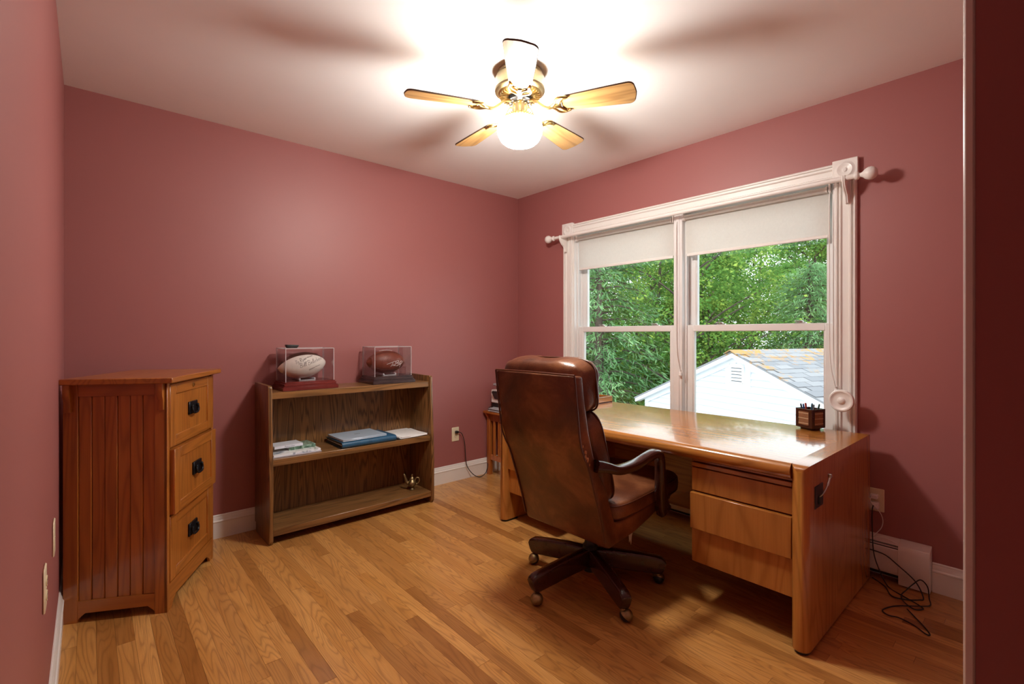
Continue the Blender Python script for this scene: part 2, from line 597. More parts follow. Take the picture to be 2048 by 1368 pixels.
struct('ceiling', MB().box(XL - 0.15, XW + 0.15, -1.3, YA + 0.12, H, H + 0.1), M_CEIL)
struct('wall_back', MB().box(XL - 0.15, XW + 0.15, YA, YA + 0.12, -0.01, H + 0.01), M_WALL)
struct('wall_left', MB().box(XL - 0.12, XL, -1.3, YA, -0.01, H + 0.01), M_WALL)
# window wall with its opening
WY0, WY1, WZ0, WZ1 = 0.765, 2.600, 0.50, 2.02
mb = MB()
mb.box(XW, XW + 0.14, -0.1, WY0, -0.01, H + 0.01)
mb.box(XW, XW + 0.14, WY1, YA, -0.01, H + 0.01)
mb.box(XW, XW + 0.14, WY0, WY1, -0.01, WZ0)
mb.box(XW, XW + 0.14, WY0, WY1, WZ1, H + 0.01)
struct('wall_right', mb, M_WALL)
struct('wall_front', MB().box(0.87, XW, YF - 0.11, YF, -0.01, H + 0.01), M_WALL)
struct('wall_entry', MB().box(0.750, 0.870, -1.3, 0.0608, -0.01, H + 0.01), M_WALL)
struct('wall_hall_skyblock', MB().box(XL - 0.12, 0.87, -1.42, -1.3, -0.01, H + 0.01), M_WALL)  # unseen wall, added to keep sky light out of the hall
struct('trim_1', MB().box(0.7485, 0.874, 0.0608, 0.0712, 0, H, 0.0025), M_TRIM)

BASE = [(0, 0), (0.013, 0), (0.013, 0.092), (0.016, 0.096), (0.016, 0.101), (0.012, 0.106), (0.010, 0.118), (0.006, 0.126), (0.006, 0.132), (0.003, 0.136), (0, 0.136)]
def baseboard(name, side, a, b):
    m = MB()
    if side == 'back':
        m.prism([(YA - d, z) for d, z in BASE], 'x', a, b)
    elif side == 'left':
        m.prism([(XL + d, z) for d, z in BASE], 'y', a, b)
    elif side == 'right':
        m.prism([(XW - d, z) for d, z in BASE], 'y', a, b)
    elif side == 'front':
        m.prism([(YF + d, z) for d, z in BASE], 'x', a, b)
    return struct(name, m, M_TRIM, angle=25)
baseboard('baseboard_back', 'back', XL, XW)
baseboard('baseboard_left', 'left', -1.25, YA - 0.013)
baseboard('baseboard_right', 'right', YF, 0.385)
baseboard('baseboard_corner', 'right', 2.80, YA - 0.013)
baseboard('baseboard_front', 'front', 0.88, XW - 0.013)

# ------------------------------------------------------------------ window
win = structure('window_1')
def fluted(lo, hi, out=0.024):
    """casing face profile across its width: pairs (across, thickness)"""
    w = hi - lo
    pts = [(0, 0.0), (0, out * 0.7), (0.06, out), (0.13, out), (0.15, out * 0.55), (0.22, out * 0.55), (0.24, out), (0.30, out), (0.36, out * 0.6), (0.64, out * 0.6), (0.70, out), (0.76, out), (0.78, out * 0.55), (0.85, out * 0.55), (0.87, out), (0.94, out), (1, out * 0.7), (1, 0)]
    return [(lo + a * w, t) for a, t in pts]
CB = 0.112
Yr0, Yr1 = 0.676, 0.774           # right casing (towards the camera side)
Yl0, Yl1 = 2.592, 2.692
ZH0, ZH1 = 1.995, 2.090
for y0, y1 in ((Yr0, Yr1), (Yl0, Yl1)):
    m = MB().prism([(XW - t, y) for y, t in fluted(y0, y1)], 'z', WZ0 - 0.02, ZH0 + 0.005)
    m.build('side_casing', M_TRIM, win, angle=20)
    c = (y0 + y1) / 2
    b = MB().box(XW - 0.028, XW, c - CB / 2, c + CB / 2, ZH0 - 0.005, ZH0 - 0.005 + CB, 0.002).build('corner_block', M_TRIM, win)
    MB().lathe([(0.0, 0.006), (0.008, 0.006), (0.012, 0.001), (0.02, 0.001), (0.027, 0.005), (0.034, 0.006), (0.040, 0.002), (0.046, 0.0)],
               (XW - 0.028, c, ZH0 - 0.005 + CB / 2), 32, 'z', M=Matrix.Rotation(R(-90), 3, 'Y')).build('rosette', M_TRIM, b)
MB().prism([(XW - t, z) for z, t in fluted(ZH0, ZH1)], 'y', Yr1, Yl0).build('head_casing', M_TRIM, win, angle=20)
MB().box(XW - 0.05, XW + 0.09, Yr0 - 0.02, Yl1 + 0.02, WZ0 - 0.03, WZ0, 0.006).build('sill', M_TRIM, win)
MB().box(XW - 0.02, XW, Yr0, Yl1, WZ0 - 0.11, WZ0 - 0.03, 0.004).build('apron', M_TRIM, win)
# jamb lining with stop beads
XO = XW + 0.14
m = MB()
m.box(XW - 0.005, XO, WY0 - 0.002, WY0 + 0.018, WZ0, WZ1)
m.box(XW + 0.028, XW + 0.040, WY0 + 0.018, WY0 + 0.030, WZ0, WZ1)
m.build('jamb', M_JAMB, win)
m = MB()
m.box(XW - 0.005, XO, WY1 - 0.018, WY1 + 0.002, WZ0, WZ1)
m.box(XW + 0.028, XW + 0.040, WY1 - 0.030, WY1 - 0.018, WZ0, WZ1)
m.box(XW + 0.078, XW + 0.086, WY1 - 0.030, WY1 - 0.018, WZ0, WZ1)
m.build('jamb', M_JAMB, win)
MB().box(XW - 0.005, XO, WY0 + 0.018, WY1 - 0.018, WZ1 - 0.018, WZ1 + 0.004).build('head_jamb', M_JAMB, win)
MC = 1.672
m = MB()
m.box(XW - 0.008, XO, MC - 0.031, MC + 0.031, WZ0, WZ1 - 0.018, 0.003)
m.box(XW - 0.012, XW - 0.006, MC - 0.012, MC + 0.012, WZ0, WZ1 - 0.03, 0.002)
m.box(XW + 0.030, XW + 0.040, MC - 0.042, MC + 0.042, WZ0, WZ1 - 0.018, 0.002)
m.build('mullion', M_JAMB, win)
ZM = 1.238
def sash(y0, y1, z0, z1, x, fr_s, fr_b, fr_t, locks=False):
    s = MB()
    s.box(x, x + 0.034, y0, y0 + fr_s, z0, z1, 0.003)
    s.box(x, x + 0.034, y1 - fr_s, y1, z0, z1, 0.003)
    s.box(x, x + 0.034, y0 + fr_s, y1 - fr_s, z0, z0 + fr_b, 0.003)
    s.box(x, x + 0.034, y0 + fr_s, y1 - fr_s, z1 - fr_t, z1, 0.003)
    # glazing bead
    for d in (0.0,):
        s.box(x + 0.004, x + 0.03, y0 + fr_s, y0 + fr_s + 0.007, z0 + fr_b, z1 - fr_t)
        s.box(x + 0.004, x + 0.03, y1 - fr_s - 0.007, y1 - fr_s, z0 + fr_b, z1 - fr_t)
    so = s.build('sash', M_JAMB, win)
    MB().box(x + 0.015, x + 0.019, y0 + fr_s, y1 - fr_s, z0 + fr_b, z1 - fr_t).build('pane', M_GLASS, so)
    if locks:
        for q in (0.27, 0.8):
            yy = y1 + (y0 - y1) * q
            k = MB()
            k.box(x + 0.006, x + 0.032, yy - 0.026, yy + 0.026, z1, z1 + 0.006, 0.002)
            k.lathe([(0.012, 0), (0.012, 0.008), (0.009, 0.011), (0, 0.012)], (x + 0.018, yy, z1 + 0.005), 16)
            k.box(x + 0.002, x + 0.012, yy - 0.006, yy + 0.030, z1 + 0.010, z1 + 0.016, 0.002)
            k.build('sash_lock', M_STEEL, so)
for (a, b) in ((MC + 0.031, WY1 - 0.018), (WY0 + 0.018, MC - 0.031)):
    sash(a, b, WZ0, ZM + 0.022, XW + 0.041, 0.050, 0.06, 0.042, True)
    sash(a, b, ZM - 0.018, WZ1 - 0.018, XW + 0.087, 0.048, 0.038, 0.05)

# ------------------------------------------------------------------ roller shades
def roller_shade(y0, y1, label, cord_y, cord_bottom):
    t = thing('roller_shade', label, 'shade', (XW + 0.004, (y0 + y1) / 2, 1.72), group='roller shades in the window')
    w = (y1 - y0) / 2
    MB().lathe([(0.0165, -w + 0.01), (0.0165, w - 0.01)], (0, 0, 0.249), 24, 'y').build('roller_tube', M_SHADE, t)
    g = MB()
    n = 12
    vs, fs = [], []
    for i in range(n + 1):
        z = 0.012 + (0.245 - 0.012) * i / n
        for k, yy in enumerate((-w + 0.005, w - 0.005)):
            vs += [(0.017, yy, z), (0.0185, yy, z)]
    for i in range(n):
        a = i * 4
        fs += [(a, a + 2, a + 6, a + 4), (a + 1, a + 5, a + 7, a + 3), (a, a + 4, a + 5, a + 1), (a + 2, a + 3, a + 7, a + 6)]
    g.add(vs, fs)
    g.build('fabric', M_SHADE, t, smooth=False)
    MB().box(0.013, 0.022, -w + 0.012, w - 0.012, -0.006, 0.014, 0.003).build('hem_bar', M_HEM, t)
    for s in (-1, 1):
        MB().box(-0.018, 0.02, s * w - 0.004, s * w + 0.004, 0.228, 0.279, 0.003).build('bracket', M_WHITEPL, t)
        MB().lathe([(0.019, 0), (0.019, 0.006), (0.008, 0.008)], (0, s * (w - 0.011), 0.249), 20, 'y').build('end_cap', M_WHITEPL, t)
    MB().box(-0.012, 0.018, -w + 0.004, w - 0.004, 0.274, 0.281, 0.002).build('head_rail', M_WHITEPL, t)
    cy = cord_y - (y0 + y1) / 2
    top, bot = 0.235, cord_bottom - 1.72
    pts = curve_pts([(-0.012, cy, top), (-0.028, cy, top * 0.6), (-0.030, cy - 0.001, bot * 0.5), (-0.030, cy - 0.004, bot * 0.8), (-0.030, cy - 0.022, bot + 0.04), (-0.030, cy - 0.030, bot + 0.005)], 6)
    c = MB().tube(pts, 0.0028, 6).build('pull_cord', M_CORDW, t)
    k = MB()
    k.lathe([(0, 0.028), (0.006, 0.024), (0.009, 0.012), (0.010, 0.0), (0.006, -0.004), (0, -0.004)], (-0.030, cy - 0.030, bot - 0.018), 12)
    k.tube(curve_pts([(-0.030, cy - 0.03, bot + 0.006), (-0.030, cy - 0.044, bot + 0.004), (-0.030, cy - 0.042, bot + 0.022), (-0.030, cy - 0.03, bot + 0.018)], 4, True), 0.002, 6, True)
    k.build('tassel', M_WHITEPL, c)
    return t
roller_shade(MC + 0.037, WY1 - 0.036, 'half raised white linen roller shade on the window sash nearer the printer table', MC + 0.004, 0.945)
roller_shade(WY0 + 0.034, MC - 0.037, 'half raised white linen roller shade on the window sash above the pen cup', WY0 + 0.030, 0.905)

# ------------------------------------------------------------------ curtain rod
rod = thing('curtain_rod', 'white wooden curtain rod with egg shaped finials over the window', 'curtain rod', (XW - 0.09, 0, 1.985))
MB().lathe([(0.0125, 0.665), (0.0125, 2.73)], (0, 0, 0), 20, 'y').build('rod', M_TRIM, rod)
FIN = [(0.0125, 0.0), (0.019, 0.002), (0.021, 0.008), (0.019, 0.016), (0.013, 0.020), (0.0105, 0.026), (0.013, 0.034), (0.021, 0.046), (0.0265, 0.060), (0.027, 0.073), (0.022, 0.087), (0.012, 0.096), (0, 0.098)]
FINP = [(r * (1.18 if h > 0.04 else 1.0), h * 0.84) for r, h in FIN]
MB().lathe([(r, 0.668 - h * 1.15) for r, h in FINP], (0, 0, 0), 24, 'y').build('finial', M_TRIM, rod)
MB().lathe([(r, 2.727 + h * 1.15) for r, h in FINP], (0, 0, 0), 24, 'y').build('finial', M_TRIM, rod)
for y in (0.712, 2.655):
    pr = curve_pts([(0.0, 0.012, 0), (0.0, -0.018, 0), (0.020, -0.050, 0), (0.048, -0.075, 0), (0.062, -0.115, 0)], 5)
    outline = [(p.x - 0.011, p.y) for p in pr]
    outline += [(0.0705, -0.118), (0.0705, 0.012)]
    b = MB().prism(outline, 'y', y - 0.009, y + 0.009, 0.002)
    for s in (-0.004, 0.004):
        b.tube([(p.x - 0.012, y + s, p.y) for p in pr], 0.0028, 6)
    b.build('bracket', M_TRIM, rod)

hb = thing('curtain_holdback', 'round white wooden curtain holdback knob on the window casing above the desk', 'holdback', (XW - 0.02, 0.722, 0.862))
Mx = Matrix.Rotation(R(-90), 3, 'Y')
MB().lathe([(0.018, 0), (0.014, 0.02), (0.014, 0.075)], (0, 0, 0), 20, 'z', M=Mx).build('stem', M_TRIM, hb)
MB().lathe([(0.0, 0.094), (0.010, 0.093), (0.016, 0.088), (0.018, 0.084), (0.032, 0.082), (0.040, 0.085), (0.046, 0.089), (0.052, 0.088), (0.056, 0.082), (0.056, 0.076), (0.050, 0.072), (0.0, 0.070)][::-1], (0, 0, 0), 40, 'z', M=Mx).build('knob', M_TRIM, hb)

# ------------------------------------------------------------------ ceiling fan
FX, FY = 1.535, 1.685
fan = thing('ceiling_fan', 'five bladed ceiling fan with bronze motor, oak blades and a lit schoolhouse globe', 'ceiling fan', (FX, FY, H))
MB().lathe([(0.0, 0.0), (0.100, 0.0), (0.106, -0.006), (0.106, -0.020), (0.112, -0.026), (0.116, -0.034), (0.116, -0.082), (0.120, -0.088), (0.118, -0.096), (0.104, -0.106), (0.0, -0.106)][::-1], (0, 0, 0), 48).build('motor_housing', M_BRONZE, fan)
vr = MB().lathe([(0.056, -0.100), (0.060, -0.122), (0.062, -0.126), (0.064, -0.122), (0.098, -0.112), (0.104, -0.104)], (0, 0, 0), 48).build('vent_ring', M_BRASS, fan)
slot = MB()
for i in range(36):
    a = 2 * math.pi * i / 36
    Mz = Matrix.Rotation(a, 3, 'Z')
    slot.box(0.070, 0.096, -0.0028, 0.0028, -0.122, -0.106, 0, M=Mz)
slot.build('vent_fins', M_BRASS, vr)
MB().lathe([(0.054, -0.104), (0.054, -0.140), (0.040, -0.146), (0.0, -0.146)][::-1], (0, 0, 0), 32).build('flywheel', M_BLACK, fan)
scr = MB()
for i in range(10):
    a = 2 * math.pi * i / 10
    scr.lathe([(0, -0.153), (0.006, -0.151), (0.007, -0.144)], (0.044 * math.cos(a), 0.044 * math.sin(a), 0), 10)
scr.build('screws', M_STEEL, fan)
MB().lathe([(0.034, -0.142), (0.036, -0.150), (0.036, -0.196), (0.040, -0.200), (0.042, -0.206), (0.0, -0.206)][::-1], (0, 0, 0), 32).build('switch_housing', M_BRONZE, fan)
MB().lathe([(0.040, -0.200), (0.050, -0.206), (0.066, -0.216), (0.070, -0.224), (0.067, -0.232), (0.0, -0.232)][::-1], (0, 0, 0), 40).build('globe_fitter', M_BRASS, fan)
bd = MB()
for i in range(30):
    a = 2 * math.pi * i / 30
    bd.lathe([(0, 0.005), (0.004, 0.003), (0.005, 0), (0.004, -0.003), (0, -0.005)], (0.0655 * math.cos(a), 0.0655 * math.sin(a), -0.214), 8)
bd.build('beaded_rim', M_BRASS, fan)
gl = [(0.058, -0.222), (0.076, -0.228), (0.095, -0.238), (0.105, -0.252), (0.108, -0.268), (0.106, -0.288), (0.100, -0.306), (0.090, -0.324), (0.074, -0.338), (0.050, -0.347), (0.026, -0.352), (0.014, -0.357), (0.0, -0.360)]
MB().lathe(gl[::-1], (0, 0, 0), 48).build('globe', M_GLOBE, fan, label='lit white opal schoolhouse globe')
blade_me = None
def blade_mesh():
    r0, r1 = 0.205, 0.535
    rc = 0.026
    half = [(r0, 0.036), (r0 + 0.012, 0.043), (r0 + 0.03, 0.047), (r0 + 0.12, 0.054), (r0 + 0.21, 0.061)]
    hw = 0.066
    half += [(r1 - rc - 0.006 + rc * math.sin(q), hw - rc + rc * math.cos(q)) for q in [math.pi / 2 * i / 6 for i in range(7)]]
    half += [(r1 - 0.002, hw * 0.3), (r1, 0.0)]
    poly = half + [(r, -w) for r, w in half[-2::-1]]
    return poly
bp = blade_mesh()
PIT = Matrix.Rotation(R(-12), 3, 'X')
for k in range(5):
    a = R(-132 + 72 * k)
    Mz = Matrix.Rotation(a, 4, 'Z')
    b = MB().prism(bp, 'z', -0.0035, 0.0035, 0, M=PIT)
    o = b.build('blade', M_BLADE, fan)
    o.matrix_local = Matrix.Translation((0, 0, -0.178)) @ Mz
    e = MB().tube([PIT @ Vector((x_, y_, 0.0005)) for x_, y_ in bp], 0.0037, 6, True)
    e.build('blade_edge', M_BLADE_EDGE, o)
    ar = MB()
    path = curve_pts([(0.040, 0, 0.036), (0.075, 0, 0.032), (0.105, 0, 0.008), (0.135, 0, -0.012), (0.175, 0, -0.010), (0.20, 0, -0.006)], 5)
    ar.sweep(path, [(0.009, 0.004), (-0.009, 0.004), (-0.009, -0.004), (0.009, -0.004)])
    for s in (-1, 1):
        pts = [PIT @ Vector(p) for p in curve_pts([(0.150, 0, -0.010), (0.172, s * 0.020, -0.011), (0.184, s * 0.042, -0.009), (0.205, s * 0.050, -0.008), (0.238, s * 0.042, -0.007)], 5)]
        ar.tube(pts, 0.006, 8)
        pts = [PIT @ Vector(p) for p in curve_pts([(0.165, s * 0.004, -0.011), (0.192, s * 0.012, -0.010), (0.205, s * 0.030, -0.008), (0.222, s * 0.046, -0.008)], 5)]
        ar.tube(pts, 0.005, 8)
        ar.lathe([(0, -0.012), (0.007, -0.010), (0.008, -0.004), (0.0, -0.004)], tuple(PIT @ Vector((0.225, s * 0.040, 0))), 10)
    ar.lathe([(0, -0.016), (0.010, -0.012), (0.012, -0.004), (0, -0.004)], (0.172, 0, 0), 12)
    ar.build('blade_arm', M_BRASS, o)

# ------------------------------------------------------------------ heater
ht = thing('baseboard_heater', 'white enamelled hot water baseboard heater under the window', 'heater', (XW, 0, 0))
pf = [(0, 0.012), (-0.004, 0.19), (-0.004, 0.205), (-0.012, 0.205)]
MB().box(-0.008, 0, 0.40, 2.78, 0.01, 0.205).build('back_plate', M_HEATER, ht)
MB().prism([(-0.008, 0.206), (-0.050, 0.188), (-0.050, 0.184), (-0.008, 0.202)], 'y', 0.50, 2.78).build('top_hood', M_HEATER, ht)
MB().prism([(-0.056, 0.168), (-0.062, 0.164), (-0.064, 0.062), (-0.054, 0.044), (-0.050, 0.044), (-0.058, 0.064), (-0.057, 0.162)], 'y', 0.50, 2.78).build('front_cover', M_HEATER, ht)
MB().box(-0.050, -0.008, 0.50, 2.78, 0.03, 0.165).build('fin_core', M_BLACK, ht)
dm = MB().box(-0.054, -0.016, 0.50, 2.78, 0.172, 0.176).build('damper', M_HEATER, ht)
MB().prism([(0, 0.004), (0, 0.208), (-0.012, 0.208), (-0.056, 0.190), (-0.067, 0.170), (-0.067, 0.058), (-0.060, 0.044), (-0.060, 0.004)], 'y', 0.386, 0.502, 0.003).build('end_cap', M_HEATER, ht)

# ------------------------------------------------------------------ outlets and cords
def outlet(name, label, loc, rz, mat, duplex=True):
    """plate in local x-z plane, facing local -y"""
    t = thing(name, label, 'outlet', loc, rz)
    MB().box(-0.035, 0.035, -0.006, 0, -0.057, 0.057, 0.003).build('cover_plate', mat, t)
    if duplex:
        for s in (-1, 1):
            f = MB().prism([(0.0165 * math.cos(a) , s * 0.0195 + 0.0135 * math.sin(a)) for a in [2 * math.pi * i / 20 for i in range(20)]], 'y', -0.0085, -0.005).build('socket', mat, t)
            q = MB()
            q.box(-0.0075, -0.0055, -0.0088, -0.006, s * 0.0195 - 0.001, s * 0.0195 + 0.007)
            q.box(0.0055, 0.0075, -0.0088, -0.006, s * 0.0195 - 0.001, s * 0.0195 + 0.007)
            q.box(-0.002, 0.002, -0.0088, -0.006, s * 0.0195 - 0.009, s * 0.0195 - 0.005)
            q.build('slots', M_BLACK, f)
    MB().lathe([(0, 0.0075), (0.003, 0.007), (0.0032, 0.005)], (0, 0, 0), 10, 'z', M=Matrix.Rotation(R(90), 3, 'X')).build('screw', mat, t)
    return t
outlet('wall_outlet', 'ivory double outlet on the red wall beside the bookcase', (2.26, YA, 0.380), 0, M_CREAM)
outlet('wall_outlet', 'ivory double outlet with chargers plugged in behind the desk end', (XW, 0.600, 0.372), R(-90), M_CREAM)
outlet('wall_outlet', 'ivory double outlet on the entry side wall above the baseboard', (XL, 1.782, 0.520), R(90), M_CREAM)
outlet('wall_plate', 'blank ivory cover plate on the side wall next to the filing cabinet', (XL, 2.236, 0.513), R(90), M_CREAM, False)

ch = thing('phone_charger', 'white charger block with white cable in the outlet behind the desk', 'charger', (XW - 0.0085, 0.600, 0.3915))
MB().box(-0.030, 0.0, -0.014, 0.020, -0.009, 0.012, 0.004).build('adapter', M_WHITEPL, ch)
pts = curve_pts([(-0.028, 0.008, 0.0), (-0.04, 0.012, -0.02), (-0.03, -0.030, -0.08), (-0.025, -0.030, -0.14), (-0.03, 0.01, -0.20), (-0.03, 0.03, -0.215), (-0.035, -0.03, -0.185), (-0.03, -0.09, -0.20), (-0.03, -0.10, -0.215)], 7)
MB().tube(pts, 0.002, 6).build('cable', M_CORDW, ch)
ch = thing('power_adapter', 'white plug block with a thin black lead trailing to the floor behind the desk', 'charger', (XW - 0.0085, 0.600, 0.3525))
MB().box(-0.034, 0.0, -0.018, 0.022, -0.020, 0.014, 0.004).build('adapter', M_WHITEPL, ch)
F0 = 0.3525 - 0.004
def fl(x, y, z=None):                       # world point to the adapter's local frame
    return (x - (XW - 0.0085), y - 0.600, (z if z is not None else 0.004) - 0.3525)
pts = curve_pts([(-0.034, 0.002, 0.0), (-0.046, 0.004, -0.03), fl(2.885, 0.60, 0.23), fl(2.875, 0.592, 0.13), fl(2.87, 0.57, 0.06), fl(2.84, 0.53), fl(2.79, 0.47), fl(2.75, 0.41), fl(2.72, 0.385), fl(2.69, 0.41), fl(2.72, 0.45, 0.007), fl(2.78, 0.47, 0.009), fl(2.82, 0.46, 0.02), fl(2.85, 0.44, 0.045), fl(2.865, 0.415, 0.07), fl(2.86, 0.39, 0.05), fl(2.83, 0.38, 0.012), fl(2.78, 0.37), fl(2.72, 0.40, 0.01), fl(2.66, 0.47), fl(2.58, 0.50), fl(2.55, 0.475), fl(2.56, 0.44), fl(2.54, 0.39), fl(2.50, 0.345), fl(2.51, 0.335), fl(2.56, 0.36), fl(2.62, 0.40), fl(2.66, 0.43, 0.008)], 6)
MB().tube(pts, 0.0026, 6).build('cable', M_BLACK, ch)
lc = thing('loose_cable', 'thin black cable arching from the heater to the floor behind the desk', 'cable', (2.80, 0.45, 0))
pts = curve_pts([(0.086, 0.16, 0.14), (0.080, 0.10, 0.135), (0.05, 0.04, 0.11), (0.05, -0.02, 0.06), (0.03, -0.05, 0.006), (0.0, -0.04, 0.004), (-0.04, 0.0, 0.004), (-0.05, 0.05, 0.004), (0.03, 0.09, 0.004), (0.086, 0.15, 0.004)], 7)
MB().tube(pts, 0.0026, 6).build('cable', M_BLACK, lc)

# ------------------------------------------------------------------ desk
DX0, DX1, DY0, DY1, DZ = 1.985, 2.868, 0.606, 2.385, 0.707
TH = 0.062
desk = thing('executive_desk', 'large honey oak executive desk with rounded waterfall edges in front of the window', 'desk', (0, 0, 0))
def bullnose(r, n=8):
    return [(r - r * math.sin(math.pi * i / n), r - r * math.cos(math.pi * i / n)) for i in range(n + 1)]
bn = bullnose(TH / 2)
prof = [(DX0 + a, DZ - TH + b) for a, b in bn] + [(DX1, DZ), (DX1, DZ - TH)]
MB().prism(prof, 'y', DY0 + TH, DY1 - TH).build('desk_top', M_DESK_Y, desk, angle=30)
def side_panel(y0):
    r = TH / 2
    poly = [(DX0 + a, y0 + b) for a, b in bn] + [(2.2, y0 + TH), (2.5, y0 + TH), (DX1, y0 + TH), (DX1, y0), (2.5, y0), (2.2, y0)]
    n = len(poly)
    def top(x_):
        d = x_ - DX0
        return DZ if d >= r else DZ - (r - math.sqrt(max(0, r * r - (r - d) ** 2)))
    m = MB()
    vs = [(a, b, 0.014) for a, b in poly] + [(a, b, top(a)) for a, b in poly]
    fs = [tuple(range(n))]
    for i in range(n):
        j = (i + 1) % n
        fs.append((i, i + n, j + n, j))
    m.add(vs, fs)
    # top: level strips across the rounded front, then the flat part
    tf = [(n + i, n + 8 - i, n + 7 - i, n + i + 1) for i in range(4)]
    tf += [(n + 0, n + 14, n + 9, n + 8), (n + 14, n + 13, n + 10, n + 9), (n + 13, n + 12, n + 11, n + 10)]
    m.f += tf
    m.mi += [1] * len(tf)
    o = m.build('side_panel', [M_DESK_Z, M_DESK_X], desk, angle=30)
    MB().prism([(DX0 + 0.01 + a * 0.8, y0 + 0.006 + b * 0.8) for a, b in bn] + [(DX0 + 0.12, y0 + 0.055), (DX0 + 0.12, y0 + 0.008)], 'z', 0.0, 0.0145).build('floor_glide', M_BLACK, o)
    MB().box(DX1 - 0.10, DX1 - 0.01, y0 + 0.008, y0 + 0.054, 0.0, 0.0145).build('floor_glide', M_BLACK, o)
    return o
sp = side_panel(DY0)
side_panel(DY1 - TH)
def pedestal(y0, y1):
    MB().box(2.050, 2.78, y0, y1, 0.190, DZ - TH + 0.001, 0.001).build('pedestal_body', M_DESK_Z, desk)
    MB().box(2.026, 2.052, y0 + 0.003, y1 - 0.003, 0.634, DZ - TH, 0.001).build('rail', M_DESK_DARK, desk)
    MB().box(2.020, 2.060, y0 + 0.004, y1 - 0.004, 0.611, 0.629, 0.002).build('pull_out_slide', M_DESK_Y, desk)
    for z0, z1, out in ((0.503, 0.605, 0.0), (0.338, 0.497, 0.016), (0.186, 0.335, 0.0)):
        MB().box(2.026 - out, 2.052, y0 + 0.003, y1 - 0.003, z0, z1, 0.002).build('drawer', M_DESK_Z, desk)
pedestal(DY0 + TH, 1.085)
pedestal(1.925, DY1 - TH)
MB().box(2.60, 2.62, 1.085, 1.925, 0.190, DZ - TH + 0.001).build('modesty_panel', M_DESK_DARK, desk)
MB().box(2.056, 2.150, DY0 - 0.003, DY0 + 0.002, 0.534, 0.620, 0.002).build('grommet_plate', M_BLACK, desk, label='black cable plate on the desk end')
g = MB()
pth = curve_pts([(2.098, DY0 - 0.002, 0.572), (2.100, DY0 - 0.016, 0.590), (2.114, DY0 - 0.024, 0.612), (2.130, DY0 - 0.026, 0.630), (2.140, DY0 - 0.027, 0.644)], 5)
g.tube(pth, [0.003] * 12 + [0.0048] * (len(pth) - 12), 10)
g.lathe([(0.0, 0.009), (0.007, 0.008), (0.008, 0), (0.005, -0.006), (0, -0.006)], (2.142, DY0 - 0.0275, 0.650), 14)
g.build('cable_end', M_STEEL, desk)
MB().lathe([(0.006, 0), (0.006, 0.026), (0.0, 0.028)], (2.098, DY0 - 0.004, 0.548), 12).build('cable_socket', M_BLACK, desk)

# pen cup
cup = thing('pen_cup', 'square dark wood pen cup with woven cane panels on the desk', 'pen holder', (2.806, 0.846, DZ), R(-22))
h_, w_ = 0.108, 0.043
m = MB()
for sx in (-1, 1):
    m.box(sx * w_ - 0.004, sx * w_ + 0.004, -w_ - 0.004, w_ + 0.004, 0.012, h_, 0.0015)
    m.box(-w_ + 0.004, w_ - 0.004, sx * w_ - 0.004, sx * w_ + 0.004, 0.012, h_, 0.0015)
m.box(-w_, w_, -w_, w_, 0.010, 0.016)
m.build('cup_body', M_MAHOG, cup)
MB().box(-0.032, 0.032, -0.032, 0.032, 0.0, 0.0125, 0.002).build('foot', M_MAHOG, cup)
M_CANE = plain('woven_cane', srgb(138, 96, 66), 0.6, vary=0.2, vscale=160, bmp=0.4, bscale=300)
for rot in range(4):
    Mz = Matrix.Rotation(R(90 * rot), 3, 'Z')
    c = MB().box(-w_ - 0.0052, -w_ - 0.0035, -0.028, 0.028, 0.026, 0.094, 0, M=Mz).build('cane_panel', M_CANE, cup)
    b = MB()
    for z in (0.034, 0.060, 0.086):
        b.box(-w_ - 0.0064, -w_ - 0.0045, -0.028, 0.028, z - 0.0009, z + 0.0009, 0, M=Mz)
    b.build('binding', M_CREAM, c)
PENS = [('blue', (30, 60, 120)), ('red', (170, 60, 50)), ('black', (30, 30, 34)), ('grey', (120, 124, 130)), ('orange', (196, 120, 70)), ('teal', (60, 100, 120)), ('dark green', (44, 70, 56))]
pos = [(-0.012, 0.028), (-0.022, 0.010), (-0.024, 0.031), (0.006, -0.014), (-0.008, 0.012), (-0.016, -0.008), (0.022, -0.026)]
lean = [(-0.02, 0.02), (-0.03, -0.01), (0.0, 0.05), (0.02, 0.0), (-0.01, 0.04), (0.01, -0.04), (0.03, -0.03)]
cw = Matrix.Translation((2.806, 0.846, DZ)) @ Matrix.Rotation(R(-22), 4, 'Z')
for (nm, c), (px, py), (lx, ly) in zip(PENS, pos, lean):
    hl = 0.128 + 0.012 * ((px * 1000) % 3) / 3
    mt = plain('pen_' + nm.replace(' ', '_'), srgb(*c), 0.35, vary=0.05)
    base = cw @ Vector((px * 0.5, py * 0.5, 0.0165))
    tip = cw @ Vector((px * 0.8 + lx * 0.3, py * 0.8 + ly * 0.3, hl))
    o = MB().tube([(0, 0, 0), (tip - base) * 0.94, tip - base], [0.0042, 0.0042, 0.003], 8).build('pen', [mt])
    o.location = base
    tag(o, f'{nm} pen standing in the wooden cup on the desk', 'pen', 'pens in the desk cup')

# letter tray
tr = thing('letter_tray', 'low open oak letter tray on the desk behind the chair headrest', 'tray', (2.565, 2.135, DZ))
MB().box(0, 0.29, 0, 0.235, 0.0, 0.008).build('tray_bottom', M_CHERRY, tr)
for a in ((0, 0.29, 0, 0.012), (0, 0.29, 0.223, 0.235)):
    MB().box(*a, 0.0, 0.046, 0.002).build('tray_side', M_DESK_X, tr)
MB().box(0.278, 0.29, 0.012, 0.223, 0.0, 0.046, 0.002).build('tray_end', M_DESK_Y, tr)

